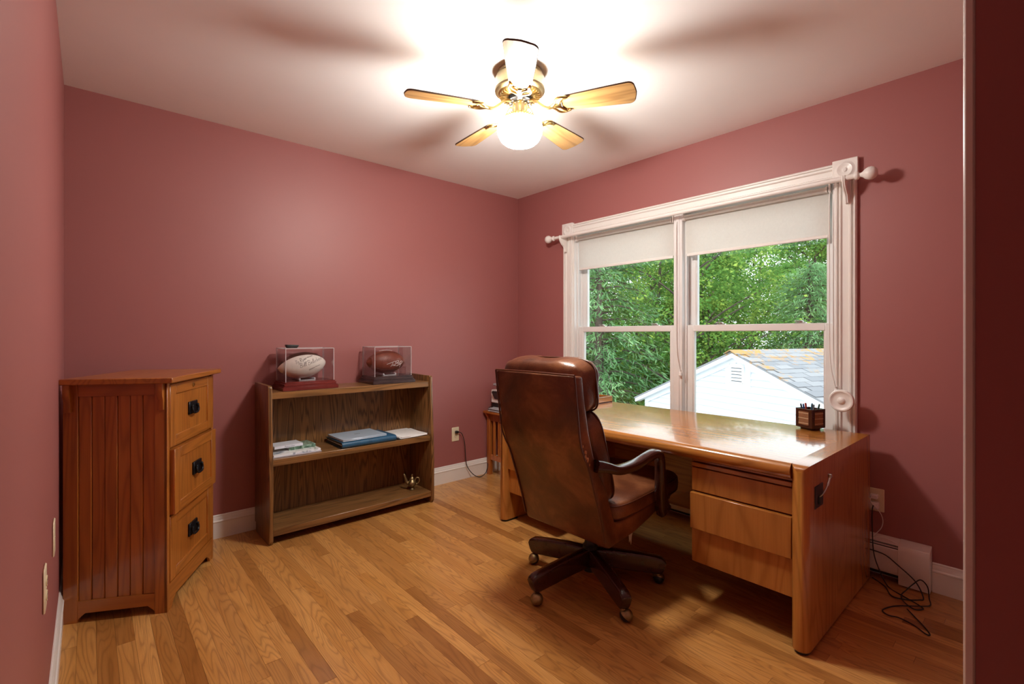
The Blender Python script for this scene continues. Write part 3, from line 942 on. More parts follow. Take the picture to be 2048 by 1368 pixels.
# ------------------------------------------------------------------ side table and printer
TBZ = 0.548
tb = thing('side_table', 'small mission style oak side table with slatted sides under the printer', 'table', (0, 0, 0))
MB().box(2.535, 2.885, 2.66, 3.252, TBZ - 0.020, TBZ, 0.004).build('table_top', M_TABLE, tb)
for lx in (2.572, 2.835):
    for ly in (2.69, 3.208):
        MB().box(lx, lx + 0.036, ly, ly + 0.036, 0, TBZ - 0.02, 0.002).build('leg', M_TABLE, tb)
for lx in (2.580, 2.843):
    MB().box(lx, lx + 0.02, 2.726, 3.208, TBZ - 0.085, TBZ - 0.02).build('apron', M_TABLE, tb)
    MB().box(lx, lx + 0.02, 2.726, 3.208, 0.13, 0.17).build('stretcher', M_TABLE, tb)
    for q in range(7):
        yy = 3.150 - q * 0.062
        MB().box(lx + 0.004, lx + 0.014, yy, yy + 0.024, 0.168, TBZ - 0.083).build('slat', M_TABLE, tb)
for ly in (2.698, 3.216):
    MB().box(2.608, 2.835, ly, ly + 0.02, TBZ - 0.085, TBZ - 0.02).build('apron', M_TABLE, tb)
MB().prism([(2.538, TBZ - 0.02), (2.574, TBZ - 0.02), (2.574, TBZ - 0.075)], 'y', 3.212, 3.234).build('corbel', M_TABLE, tb)

pr = thing('printer', 'white and grey inkjet printer with tilted touch screen on the side table', 'printer', (2.60, 3.00, TBZ))
MB().box(0.0, 0.27, -0.215, 0.215, 0.006, 0.066, 0.006).build('lower_body', M_BLACK, pr)
MB().box(0.0, 0.27, -0.222, 0.222, 0.066, 0.178, 0.006).build('upper_body', M_WHITEPL, pr)
MB().box(0.03, 0.27, -0.19, 0.19, 0.178, 0.212, 0.004).build('scanner_body', M_BLACK, pr)
M_GREYPL = plain('grey_plastic', srgb(168, 172, 178), 0.4, vary=0.04)
MB().box(0.0, 0.27, -0.20, 0.20, 0.212, 0.232, 0.006).build('scanner_lid', M_GREYPL, pr)
tl = Matrix.Translation((-0.012, 0.120, 0.135)) @ Matrix.Rotation(R(-28), 4, 'Y')
s_ = MB().box(-0.012, 0.010, -0.050, 0.050, -0.034, 0.040, 0.005, M=tl).build('screen_bezel', M_BLACK, pr)
M_SCR = plain('dark_screen', srgb(84, 76, 82), 0.15, vary=0.05)
MB().box(-0.0135, -0.0115, -0.036, 0.036, -0.020, 0.032, 0, M=tl).build('screen', M_SCR, s_)
MB().prism([(0.0, 0.028), (-0.062, 0.010), (-0.062, 0.002), (0.0, 0.002)], 'y', -0.17, 0.19, 0.002).build('paper_tray', M_GREYPL, pr)
MB().prism([(0.0, 0.034), (-0.060, 0.026), (-0.060, 0.021), (0.0, 0.028)], 'y', 0.0, 0.185, 0.001).build('output_flap', M_GREYPL, pr)

po = Vector((2.26 - 2.60, YA - 0.009 - 3.00, 0.3995 - TBZ))
pts = curve_pts([Vector(p) + po for p in [(0.02, -0.011, -0.002), (0.05, -0.016, -0.02), (0.075, -0.02, -0.10), (0.085, -0.02, -0.22), (0.10, -0.025, -0.30), (0.15, -0.04, -0.368), (0.20, -0.06, -0.394), (0.26, -0.06, -0.375), (0.30, -0.040, -0.33), (0.325, -0.012, -0.27), (0.332, -0.007, -0.16), (0.334, -0.007, 0.0), (0.334, -0.007, 0.12), (0.345, -0.012, 0.17), (0.38, -0.05, 0.18)]], 8)
pcd = MB().tube(pts, 0.0032, 8).build('power_cord', M_BLACK, pr, label='black cord plugged into the wall outlet')
k = MB()
k.box(po.x - 0.010, po.x + 0.010, po.y - 0.022, po.y, po.z - 0.011, po.z + 0.011, 0.003)
k.box(po.x + 0.006, po.x + 0.022, po.y - 0.018, po.y - 0.004, po.z - 0.008, po.z + 0.006, 0.003)
k.build('plug', M_BLACK, pcd)

# ------------------------------------------------------------------ filing cabinet
CAT = R(-28)
cw_, cd_ = 0.53, 0.378
ca = Vector((0.255, 2.530))
ex, ey = Vector((math.cos(CAT), math.sin(CAT))), Vector((-math.sin(CAT), math.cos(CAT)))
cc = ca - ex * cd_ / 2 + ey * cw_ / 2
cab = thing('filing_cabinet', 'mission style oak filing cabinet with three drawers and beadboard side in the corner', 'cabinet', (cc.x, cc.y, 0), CAT)
hx, hy_ = cd_ / 2, cw_ / 2
CZ = 1.012
tp = MB().box(-hx - 0.001, hx + 0.030, -hy_ - 0.026, hy_ + 0.026, CZ - 0.024, CZ, 0.003).build('cabinet_top', M_CAB_TOP, cab)
MB().box(-hx + 0.010, hx - 0.012, -hy_ + 0.012, hy_ - 0.012, 0.075, CZ - 0.024).build('carcass', M_CAB_Z, cab)
arch = lambda a, b, y0: [(a, 0.0), (a + 0.020, 0.0), (a + 0.030, 0.016), (a + 0.055, 0.030), (b - 0.055, 0.030), (b - 0.030, 0.016), (b - 0.020, 0.0), (b, 0.0), (b, 0.10), (a, 0.10)]
for s in (-1, 1):
    ys = (s * hy_, s * (hy_ - 0.020))
    y0, y1 = min(ys), max(ys)
    MB().box(-hx, -hx + 0.052, y0, y1, 0, CZ - 0.024, 0.0015).build('stile', M_CAB_Z, cab)
    MB().box(hx - 0.048, hx - 0.001, y0, y1, 0, CZ - 0.024, 0.0015).build('stile', M_CAB_Z, cab)
    MB().box(-hx + 0.052, hx - 0.048, y0 + 0.002, y1, CZ - 0.075, CZ - 0.024, 0.001).build('top_rail', M_CAB_X, cab)
    MB().prism([(a, 0.012 + z) for a, z in [(-hx + 0.052, 0.0), (-hx + 0.060, 0.010), (-hx + 0.078, 0.026), (hx - 0.074, 0.026), (hx - 0.056, 0.010), (hx - 0.048, 0.0), (hx - 0.048, 0.076), (-hx + 0.052, 0.076)]], 'y', y0 + 0.001, y1).build('bottom_rail', M_CAB_X, cab)
    n = 6
    bw = (cd_ - 0.100) / n
    for q in range(n):
        a = -hx + 0.052 + q * bw
        yy = (y0 + 0.006 + (0.0018 if q % 2 else 0), y1) if s < 0 else (y0, y1 - 0.006)
        MB().box(a + 0.0008, a + bw - 0.0008, yy[0], yy[1], 0.082, CZ - 0.073, 0.0022).build('side_board', M_CAB_Z, cab)
    for cxx in (-hx + 0.004, hx - 0.040):
        w2 = 0.030
        yb = s * hy_
        MB().prism([(yb, CZ - 0.024), (yb + s * 0.022, CZ - 0.024), (yb + s * 0.022, CZ - 0.075), (yb + s * 0.014, CZ - 0.098), (yb + s * 0.014, CZ - 0.138), (yb, CZ - 0.138)], 'x', cxx + 0.006, cxx + 0.030, 0.001).build('corbel', M_CAB_F if cxx > 0 else M_CAB_Z, cab)
# front frame and drawers, facing local +x
for s in (-1, 1):
    ys = sorted((s * hy_, s * (hy_ - 0.022)))
    MB().box(hx - 0.012, hx, ys[0], ys[1], 0, CZ - 0.024, 0.001).build('front_stile', M_CAB_F, cab)
MB().prism([(-hy_ + 0.022, 0.0), (-hy_ + 0.045, 0.0), (-hy_ + 0.055, 0.02), (-hy_ + 0.09, 0.042), (hy_ - 0.09, 0.042), (hy_ - 0.055, 0.02), (hy_ - 0.045, 0.0), (hy_ - 0.022, 0.0), (hy_ - 0.022, 0.112), (-hy_ + 0.022, 0.112)], 'x', hx - 0.012, hx - 0.001).build('front_bottom_rail', M_CAB_FY, cab)
def drawer(z0, z1, out, lock):
    xo = hx + out
    y0, y1 = -hy_ + 0.024, hy_ - 0.024
    d = MB().box(hx - 0.012 - (0.05 if out > 0.01 else 0), xo - 0.006, y0 + 0.002, y1 - 0.002, z0 + 0.002, z1 - 0.002).build('drawer', M_CAB_F, cab)
    st = 0.058
    MB().box(xo - 0.008, xo, y0, y0 + st, z0, z1, 0.0015).build('drawer_stile', M_CAB_F, d)
    MB().box(xo - 0.008, xo, y1 - st, y1, z0, z1, 0.0015).build('drawer_stile', M_CAB_F, d)
    MB().box(xo - 0.008, xo, y0 + st, y1 - st, z1 - 0.046, z1, 0.0015).build('drawer_rail', M_CAB_FY, d)
    MB().box(xo - 0.008, xo, y0 + st, y1 - st, z0, z0 + 0.046, 0.0015).build('drawer_rail', M_CAB_FY, d)
    zc = (z0 + z1) / 2 + 0.006
    h = MB()
    h.box(xo - 0.006, xo + 0.003, -0.046, 0.046, zc - 0.030, zc + 0.030, 0.002)
    for s in (-1, 1):
        h.lathe([(0.007, 0), (0.007, 0.010), (0.005, 0.012), (0, 0.013)], (xo + 0.002, s * 0.030, zc + 0.008), 12, 'x')
    pts = curve_pts([(xo + 0.008, -0.030, zc + 0.010), (xo + 0.011, -0.034, zc - 0.008), (xo + 0.013, -0.020, zc - 0.024), (xo + 0.013, 0.020, zc - 0.024), (xo + 0.011, 0.034, zc - 0.008), (xo + 0.008, 0.030, zc + 0.010)], 5)
    h.tube(pts, 0.005, 8)
    h.build('handle', M_IRON, d, label='black iron bail pull')
    if lock:
        MB().lathe([(0.010, 0), (0.010, 0.003), (0.006, 0.0035), (0.005, 0.001), (0, 0.001)], (xo, 0, z1 - 0.024), 16, 'x').build('lock', M_BRASS, d)
drawer(0.703, CZ - 0.034, 0.002, True)
drawer(0.410, 0.695, 0.020, False)
drawer(0.118, 0.402, 0.002, False)

# ------------------------------------------------------------------ bookcase
BX0, BX1, BYB = 0.766, 1.850, 3.250
bk = thing('bookcase', 'low open oak bookcase with tapered sides and three shelves against the red wall', 'bookcase', (0, 0, 0))
sidep = [(BYB, 0.055), (BYB - 0.022, 0.055), (BYB - 0.022, 0.0), (2.952, 0.0), (2.936, 0.022), (2.934, 0.30), (2.962, 0.893), (2.972, 0.903), (BYB, 0.905)]
for x0, x1 in ((BX0, BX0 + 0.022), (BX1 - 0.022, BX1)):
    MB().prism(sidep, 'x', x0, x1, 0.0025).build('side_panel', M_BK_SIDE, bk, angle=30)
for z0, z1, yf in ((0.824, 0.862, 2.972), (0.442, 0.480, 2.952), (0.048, 0.086, 2.940)):
    MB().box(BX0 + 0.022, BX1 - 0.022, yf, BYB - 0.008, z0, z1, 0.0025).build('shelf', M_BK_X, bk)
MB().box(BX0 + 0.022, BX1 - 0.022, BYB - 0.010, BYB - 0.002, 0.048, 0.862).build('back_panel', M_BK_Z, bk)

# ------------------------------------------------------------------ footballs in display cases
def display_case(x0, x1, y0, y1, basemat, label):
    z = 0.862
    t = thing('display_case', label, 'display case', ((x0 + x1) / 2, (y0 + y1) / 2, z), group='football display cases on the bookcase')
    hx_, hy2 = (x1 - x0) / 2, (y1 - y0) / 2
    b = MB()
    b.box(-hx_, hx_, -hy2, hy2, 0.0, 0.020, 0.002)
    b.box(-hx_ + 0.004, hx_ - 0.004, -hy2 + 0.004, hy2 - 0.004, 0.019, 0.026, 0.002)
    b.box(-hx_ + 0.010, hx_ - 0.010, -hy2 + 0.010, hy2 - 0.010, 0.025, 0.042, 0.003)
    b.box(-hx_ + 0.016, hx_ - 0.016, -hy2 + 0.016, hy2 - 0.016, 0.041, 0.050, 0.002)
    b.build('case_base', basemat, t)
    gx, gy, g0, g1 = hx_ - 0.022, hy2 - 0.022, 0.050, 0.247
    T = 0.003
    for a in ((-gx, gx, -gy, -gy + T, g0, g1), (-gx, gx, gy - T, gy, g0, g1), (-gx, -gx + T, -gy + T, gy - T, g0, g1), (gx - T, gx, -gy + T, gy - T, g0, g1), (-gx, gx, -gy, gy, g1, g1 + T)):
        MB().box(*a).build('acrylic_pane', M_ACRYLIC, t)
    e = MB()
    w = 0.0016
    for sx in (-1, 1):
        for sy in (-1, 1):
            e.box(sx * gx - w, sx * gx + w, sy * gy - w, sy * gy + w, g0, g1 + T)
        e.box(sx * gx - w, sx * gx + w, -gy, gy, g1 + T - w, g1 + T + w)
        e.box(-gx, gx, sx * gy - w, sx * gy + w, g1 + T - w, g1 + T + w)
    e.build('acrylic_edges', M_ACRYEDGE, t)
    cr = MB()
    for sx in (-1, 1):
        cr.box(sx * 0.045 - 0.004, sx * 0.045 + 0.004, -0.04, 0.04, 0.050, 0.066, 0.001)
    cr.box(-0.049, 0.049, -0.04, 0.04, 0.050, 0.054, 0.001)
    cr.build('ball_cradle', M_ACRYEDGE, t)
    return t
display_case(0.856, 1.186, 3.000, 3.232, M_CHERRY, 'clear display case with cherry base holding the white football')
display_case(1.420, 1.738, 3.004, 3.236, M_BLACKWOOD, 'clear display case with dark walnut base holding the brown football')
BL, BR = 0.145, 0.0795
def ball_r(t):
    return BR * max(0.0, 1 - abs(t) ** 2.15) ** 0.72
def football(loc, tilt, label, group, mats, split=None):
    m = MB()
    n, k = 40, 40
    prof = [(ball_r(-1 + 2 * i / n), BL * (-1 + 2 * i / n)) for i in range(n + 1)]
    m.lathe(prof, (0, 0, 0), k, 'x')
    if split:
        for i, f in enumerate(m.f):
            c = sum((Vector(m.v[q]) for q in f), Vector()) / len(f)
            d = Vector((0, c.y, c.z))
            if d.length > 1e-6:
                a = math.degrees(math.atan2(d.z, -d.y))          # 0 = towards the room, 90 = up
                m.mi[i] = 1 if (a > 52 or a < -118) else 0
    o = m.build('football', mats, angle=60)
    o.location = loc
    o.rotation_euler = (0, R(tilt), 0)
    tag(o, label, 'football', group)
    return o
def on_ball(pts, lift=0.0006):
    """(a, b) in ball half-lengths / half-heights on the side facing the room"""
    out = []
    for a, b in pts:
        r = ball_r(a)
        z = max(-0.97 * r, min(0.97 * r, b * BR))
        out.append(Vector((a * BL, -math.sqrt(max(1e-8, r * r - z * z)) - lift, z)))
    return out
def strokes(lines, w, name, mat, parent):
    m = MB()
    for ln in lines:
        p2 = [(v.x, v.y) for v in curve_pts([(a, b, 0) for a, b in ln], 4)] if len(ln) > 2 else ln
        m.tube(on_ball(p2), w, 5)
    return m.build(name, mat, parent)
fb = football((1.000, 3.108, 0.862 + 0.0655 + BR), -6.0, 'white signed football with handwriting in the cherry based case', None, [M_BALLW, M_BALLD], True)
def scribe(x0, y0, x1, y1, n, h, seed):
    r = random.Random(seed)
    pts = []
    for i in range(n):
        t = i / (n - 1)
        pts.append((x0 + (x1 - x0) * t + r.uniform(-0.006, 0.006), y0 + (y1 - y0) * t + (h if i % 2 else 0) * r.uniform(0.5, 1.1)))
    return pts
def letters(word, x, y, s, slope):
    G = {'T': [[(0, 1), (0.7, 1.05)], [(0.38, 1), (0.3, 0)]],
         'o': [[(0.3, 0.5), (0.1, 0.4), (0.08, 0.1), (0.3, 0), (0.48, 0.2), (0.45, 0.42), (0.3, 0.5)]],
         'B': [[(0.12, 0), (0.2, 1.1)], [(-0.2, 0.8), (0.1, 1.15), (0.55, 1.1), (0.5, 0.7), (0.2, 0.58), (0.62, 0.45), (0.55, 0.08), (0.05, 0.0)]],
         'i': [[(0.15, 0.45), (0.1, 0.05), (0.25, 0)], [(0.17, 0.68), (0.18, 0.72)]],
         'l': [[(0.05, 0.05), (0.25, 0.8), (0.28, 1.05), (0.15, 0.95), (0.12, 0.1), (0.3, 0.05)]],
         'e': [[(0.05, 0.22), (0.35, 0.34), (0.25, 0.5), (0.08, 0.35), (0.15, 0.02), (0.4, 0.08)]],
         'c': [[(0.38, 0.42), (0.2, 0.5), (0.06, 0.25), (0.2, 0), (0.4, 0.08)]],
         'h': [[(0.1, 1.0), (0.06, 0)], [(0.08, 0.3), (0.25, 0.48), (0.32, 0.3), (0.32, 0.0)]],
         'k': [[(0.1, 1.0), (0.08, 0)], [(0.38, 0.5), (0.1, 0.25), (0.42, 0.0)]],
         'R': [[(0.12, 0), (0.2, 1.05)], [(-0.05, 0.9), (0.3, 1.12), (0.6, 0.9), (0.45, 0.6), (0.18, 0.52), (0.62, 0.0)]],
         'y': [[(0.08, 0.45), (0.15, 0.15), (0.32, 0.2), (0.4, 0.45)], [(0.4, 0.45), (0.3, -0.1), (0.12, -0.4)]],
         'a': [[(0.4, 0.45), (0.15, 0.45), (0.08, 0.1), (0.25, 0.02), (0.4, 0.42), (0.42, 0.05)]],
         'n': [[(0.08, 0.45), (0.06, 0.0)], [(0.08, 0.3), (0.28, 0.48), (0.34, 0.3), (0.36, 0.0)]]}
    W = {'T': 0.6, 'B': 0.78, 'R': 0.7, 'i': 0.3, 'l': 0.3, ' ': 0.35}
    out = []
    for ch_ in word:
        for ln in G.get(ch_, []):
            out.append([(x + a * s * 0.55, y + b * s + (x + a * s * 0.55) * 0) for a, b in ln])
        dx = W.get(ch_, 0.5) * s * 0.55
        x += dx
        y += dx * slope
    return out
ink = letters('To Ryan', -0.42, 0.22, 0.24, 0.62) + [scribe(0.07, 0.56, 0.34, 0.66, 13, 0.07, 3)]
ink += letters('Bill Belichick', -0.27, -0.10, 0.30, 0.42)
ink += [[(a, b), (a + 0.03, b + 0.07)] for a, b in [(0.10 + 0.052 * i, -0.38 + 0.030 * i) for i in range(5)]]
ink += [[(a + 0.03, b), (a, b + 0.07)] for a, b in [(0.10 + 0.052 * i, -0.38 + 0.030 * i) for i in range(5)]]
ink += [scribe(0.38, -0.22, 0.60, -0.12, 9, 0.08, 9)]
strokes(ink, 0.0008, 'handwriting', M_INK, fb)
fb2 = football((1.566, 3.115, 0.862 + 0.0655 + BR), 0.0, 'brown leather football with a white pen signature in the walnut based case', None, [M_BALLB, M_BALLB])
def tr_(pts):            # traced from the signature
    return [((x_ - 930) / 540 - 0.14, -(y_ - 660) / 325) for x_, y_ in pts]
sig = [tr_(p) for p in ([(890, 720), (1000, 680), (1115, 640)], [(1060, 680), (1030, 740), (1005, 790)], [(1045, 770), (1075, 725), (1085, 770), (1125, 730), (1135, 770)],
       [(1150, 630), (1130, 700), (1115, 770)], [(1120, 650), (1230, 625), (1225, 670), (1150, 700), (1245, 700), (1225, 760), (1160, 775)],
       [(1275, 690), (1265, 745), (1330, 720), (1368, 660), (1330, 640), (1270, 685)], [(1310, 700), (1300, 760), (1295, 825)])]
strokes(sig, 0.0013, 'signature', M_INKW, fb2)
M_MARK = plain('pale_stamp', srgb(168, 104, 88), 0.5, vary=0.05)
mk = [tr_([(800, 680), (910, 670)]), tr_([(910, 670), (905, 875)]), tr_([(905, 875), (782, 892)]), tr_([(782, 892), (800, 680)]),
      tr_([(770, 520), (830, 560), (900, 500), (930, 560), (1010, 545)]), tr_([(900, 500), (880, 600), (800, 630)]), tr_([(840, 520), (860, 560), (810, 600)])]
strokes(mk, 0.0009, 'stamped_mark', M_MARK, fb2)
sm = MB()
for f_ in (0.55,):
    sm.tube([Vector((BL * t, -ball_r(t) * math.cos(1.0) - 0.0004, ball_r(t) * math.sin(1.0) + 0.0004)) for t in [-0.93 + 1.86 * i / 24 for i in range(25)]], 0.0009, 5)
    sm.tube([Vector((BL * t, -ball_r(t) * math.cos(-0.75) - 0.0004, ball_r(t) * math.sin(-0.75))) for t in [-0.93 + 1.86 * i / 24 for i in range(25)]], 0.0009, 5)
seam_me = sm.build('seam', M_BALLD, fb2)
lace = MB()
for i in range(8):
    t = -0.28 + 0.08 * i
    r = ball_r(t)
    lace.tube([Vector((BL * t, -r * math.sin(a), r * math.cos(a) + 0.001)) for a in (-0.12, 0, 0.12)], 0.0022, 6)
lace.tube([Vector((BL * t, 0, ball_r(t) + 0.0012)) for t in [-0.34 + 0.68 * i / 10 for i in range(11)]], 0.002, 6)
lace.build('laces', M_INKW, fb2)

gc = thing('glasses_case', 'small black folded item lying on top of the white football case', 'case', (0.945, 3.135, 1.1135))
MB().prism([(-0.036, 0.016), (-0.028, 0.0), (0.028, 0.0), (0.038, 0.013), (0.038, 0.017)], 'y', -0.018, 0.018, 0.002).build('case_body', M_BLACK, gc)
MB().prism([(-0.036, 0.016), (-0.034, 0.021), (0.034, 0.019), (0.039, 0.016)], 'y', -0.019, 0.019, 0.002).build('case_flap', M_BLACK, gc)

# ------------------------------------------------------------------ things on the middle shelf
SZ = 0.480
M_MAG = None
def cover_mat(name, stops, scale):
    m, nt, out = newmat(name)
    n = tex_noise(nt, objvec(nt, (1, 1, 1)), scale, 2.0, 0.5, 0.8)
    principled(nt, out, ramp(nt, n, stops), 0.3)
    return m
M_COVA = cover_mat('photo_cover', [(0.30, srgb(70, 92, 120)), (0.42, srgb(232, 234, 236)), (0.58, srgb(238, 238, 238)), (0.72, srgb(110, 130, 110))], 14)
M_COVB = plain('pale_blue_cover', srgb(222, 226, 236), 0.35, vary=0.04)
M_COVG = cover_mat('green_cover', [(0.30, srgb(44, 70, 54)), (0.5, srgb(96, 128, 108)), (0.62, srgb(176, 200, 184)), (0.72, srgb(70, 96, 74))], 30)
M_FOLD = plain('grey_folder', srgb(182, 180, 192), 0.5, vary=0.04)
def book(name, label, loc, rz, w, d, t, cover, group, soft=False):
    o = thing(name, label, 'book', loc, rz, group)
    c = 0.0012 if soft else 0.002
    MB().box(-w / 2 + 0.003, w / 2 - 0.003, -d / 2 + 0.003, d / 2 - 0.003, c, t - c).build('pages', M_PAPER, o)
    MB().box(-w / 2, w / 2, -d / 2, d / 2, 0, c).build('back_cover', cover, o)
    MB().box(-w / 2, w / 2, -d / 2, d / 2, t - c, t).build('front_cover', cover, o)
    MB().box(-w / 2, w / 2, -d / 2 - c * 0.5, -d / 2 + c, 0, t, c * 0.4).build('spine', cover, o)
    return o
gp = 'books stacked on the middle shelf'
o = MB().box(-0.142, 0.142, -0.095, 0.095, 0, 0.004, 0.001).build('folder', M_FOLD)
o.location = (0.935, 3.085, SZ)
tag(o, 'thin grey folder at the bottom of the book stack', 'folder')
book('magazine', 'white magazine with photo cover lying under the two books', (0.938, 3.105, SZ + 0.004), R(2), 0.272, 0.20, 0.012, M_COVA, gp, True)
book('green_book', 'green jacketed hardback under the pale book on the magazine', (0.985, 3.135, SZ + 0.016), R(4), 0.16, 0.13, 0.020, M_COVG, gp)
wb_ = book('pale_book', 'pale blue paperback lying on the green book', (0.905, 3.120, SZ + 0.036), R(3), 0.165, 0.115, 0.016, M_COVB, gp, True)

def text_mesh(txt, size, name, mat, parent, M):
    cu = bpy.data.curves.new('lettering', 'FONT')
    cu.body = txt
    cu.size = size
    cu.align_x = 'CENTER'
    cu.align_y = 'CENTER'
    cu.extrude = 0.0001
    tmp = bpy.data.objects.new('lettering_source', cu)
    COL.objects.link(tmp)
    dg = bpy.context.evaluated_depsgraph_get()
    me = bpy.data.meshes.new_from_object(tmp.evaluated_get(dg))
    bpy.data.objects.remove(tmp)
    me.transform(M)
    me.materials.clear()
    me.materials.append(mat)
    ob = bpy.data.objects.new(name, me)
    COL.objects.link(ob)
    ob.parent = parent
    return ob
M_GREYINK = plain('grey_lettering', srgb(120, 124, 140), 0.6, vary=0.1)
text_mesh('Rainmaker', 0.014, 'spine_lettering', M_GREYINK, wb_, Matrix.Translation((0.005, -0.0585, 0.008)) @ Matrix.Rotation(R(90), 4, 'X'))

pf_ = thing('portfolio', 'zip blue leather portfolio binder under the laptop', 'binder', (1.375, 3.085, SZ), R(0))
hw, hd, t_ = 0.186, 0.138, 0.040
sec = [(-hd + 0.018 - 0.018 * math.sin(math.pi * i / 8), 0.020 - 0.020 * math.cos(math.pi * i / 8)) for i in range(9)]
outl = [(y_, z_) for y_, z_ in sec] + [(hd, t_ - 0.004), (hd, t_ - 0.008), (-hd + 0.020, t_ - 0.005), (-hd + 0.006, 0.020), (-hd + 0.020, 0.005), (hd, 0.004), (hd, 0.0)]
MB().prism(outl, 'x', -hw, hw).build('leather_cover', M_BLUE, pf_)
MB().box(-hw + 0.004, hw - 0.006, -hd + 0.02, hd - 0.004, 0.005, 0.016, 0.001).build('inner_lining', M_BLACK, pf_)
MB().box(-hw + 0.006, hw - 0.010, -hd + 0.022, hd - 0.010, 0.017, 0.021).build('paper_pad', M_PAPER, pf_)
MB().box(-hw + 0.004, hw - 0.006, -hd + 0.02, hd - 0.006, 0.022, t_ - 0.008, 0.001).build('inner_pocket', M_BLACK, pf_)
lp = thing('laptop', 'closed silver blue laptop lying on the blue portfolio', 'laptop', (1.345, 3.090, SZ + t_), R(1.5))
MB().box(-0.150, 0.150, -0.128, 0.118, 0.001, 0.008, 0.002).build('keyboard_deck', M_LAPTOP, lp)
MB().box(-0.150, 0.150, -0.128, 0.118, 0.0085, 0.0155, 0.002).build('screen_lid', M_LAPTOP, lp)
lg = MB()
for q in range(4):
    a = -0.018 + q * 0.010
    lg.prism([(a, -0.009), (a + 0.004, -0.009), (a + 0.010, 0.009), (a + 0.006, 0.009)], 'z', 0.0155, 0.0158)
lg.build('lid_logo', M_BLACK, lp, label='small dark slanted logo')
ft = MB().box(-0.13, 0.13, -0.11, 0.10, 0.0, 0.0012).build('foot_pad', M_BLACK, lp)

o = MB().box(-0.11, 0.11, -0.135, 0.135, 0, 0.004, 0.001).build('dark_folder', M_BLACK)
o.location = (1.683, 3.100, SZ)
o.rotation_euler = (0, 0, R(3))
tag(o, 'black folder under the loose white papers on the shelf', 'folder')
for q, (rz, dx, dy) in enumerate(((2, 0.018, 0.0), (-4, 0.030, 0.004), (5, 0.020, 0.006))):
    m = MB().box(-0.106, 0.106, -0.135, 0.135, 0, 0.0035, 0.0006)
    o = m.build('paper_stack', M_PAPER)
    o.location = (1.683 + dx, 3.098 + dy, SZ + 0.004 + q * 0.0035)
    o.rotation_euler = (0, 0, R(rz))
    tag(o, ('lowest sheaf of white paper on the black folder', 'middle sheaf of white paper turned askew on the pile', 'topmost sheaf of white paper on the shelf pile')[q], 'paper', 'white papers on the middle shelf')

# genie lamp on the bottom shelf
ge = thing('genie_lamp', 'small aged brass genie lamp on the bottom shelf', 'lamp ornament', (1.742, 3.06, 0.086), R(-35))
MB().lathe([(0.0, 0.0), (0.020, 0.0), (0.022, 0.004), (0.014, 0.009), (0.009, 0.016), (0.011, 0.022)], (0, 0, 0), 24).build('foot', M_GENIE, ge)
MB().lathe([(0.010, 0.020), (0.022, 0.027), (0.030, 0.038), (0.031, 0.048), (0.026, 0.060), (0.017, 0.070), (0.014, 0.076), (0.0, 0.077)], (0, 0, 0), 28).build('body', M_GENIE, ge)
MB().lathe([(0.017, 0.076), (0.016, 0.082), (0.008, 0.090), (0.004, 0.094), (0.007, 0.099), (0.008, 0.104), (0.005, 0.110), (0, 0.112)], (0, 0, 0), 20).build('lid', M_GENIE, ge)
sp_ = curve_pts([(-0.018, 0, 0.040), (-0.034, 0, 0.052), (-0.045, 0, 0.078), (-0.053, 0, 0.105), (-0.060, 0, 0.112)], 5)
MB().tube(sp_, [0.014 - 0.0005 * i for i in range(len(sp_) - 2)] + [0.006, 0.007], 12).build('spout', M_GENIE, ge)
MB().tube(curve_pts([(0.026, 0, 0.040), (0.040, 0, 0.044), (0.052, 0, 0.062), (0.046, 0, 0.082), (0.030, 0, 0.084), (0.022, 0, 0.066)], 6), 0.0045, 10).build('handle', M_GENIE, ge)

# ------------------------------------------------------------------ office chair (local +x faces the desk)
oc = thing('office_chair', 'high back worn brown leather swivel chair with mahogany arms pulled up to the desk', 'chair', (1.815, 1.488, 0))
backline = [(-0.389, 1.032), (-0.373, 0.90), (-0.354, 0.766), (-0.332, 0.705), (-0.303, 0.65), (-0.266, 0.545), (-0.230, 0.438), (-0.198, 0.325)]
outline = backline + [(-0.190, 0.300), (-0.165, 0.292), (0.013, 0.314), (0.13, 0.345), (0.237, 0.382), (0.33, 0.412), (0.345, 0.425), (0.33, 0.436), (0.215, 0.418), (0.05, 0.400), (-0.10, 0.384), (-0.130, 0.395), (-0.150, 0.44), (-0.190, 0.551), (-0.235, 0.62), (-0.268, 0.69), (-0.302, 0.80), (-0.328, 0.93), (-0.342, 1.030)]
HWc = 0.243
MB().prism(outline, 'y', -HWc, HWc, 0.010, seg=3).build('upholstered_shell', M_LEATHER, oc, angle=50)
wl = MB()
for s in (-1, 1):
    wl.tube(curve_pts([(x_ - 0.002, s * (HWc - 0.002), z_) for x_, z_ in backline], 4), 0.0042, 8)
wl.tube([(-0.390, -HWc + 0.002, 1.034), (-0.392, 0, 1.036), (-0.390, HWc - 0.002, 1.034)], 0.0042, 8)
wl.build('welt_piping', M_WELT, oc)
def tiltY(deg):
    return Matrix.Rotation(R(deg), 3, 'Y')
def welt(m, c, s, e, M, plane_x, r=0.004):
    pts = []
    for j in range(48):
        th = 2 * math.pi * j / 48
        pw = lambda v, k: math.copysign(abs(v) ** k, v)
        p = Vector((plane_x, s[1] * pw(math.cos(th), e) * 1.0, s[2] * pw(math.sin(th), e) * 1.0))
        pts.append(M @ p + Vector(c))
    m.tube(pts, r, 8, True)
hc, hs = (-0.285, 0, 0.978), (0.078, 0.246, 0.116)
hd_ = MB().pillow(hc, hs, 0.42, 56, 32, tiltY(-9), 0.05, 1.3)
hdo = hd_.build('headrest_cushion', M_LEATHER, oc, angle=80)
m = MB()
welt(m, hc, (hs[0], hs[1] * 0.985, hs[2] * 0.985), 0.36, tiltY(-9), 0.030)
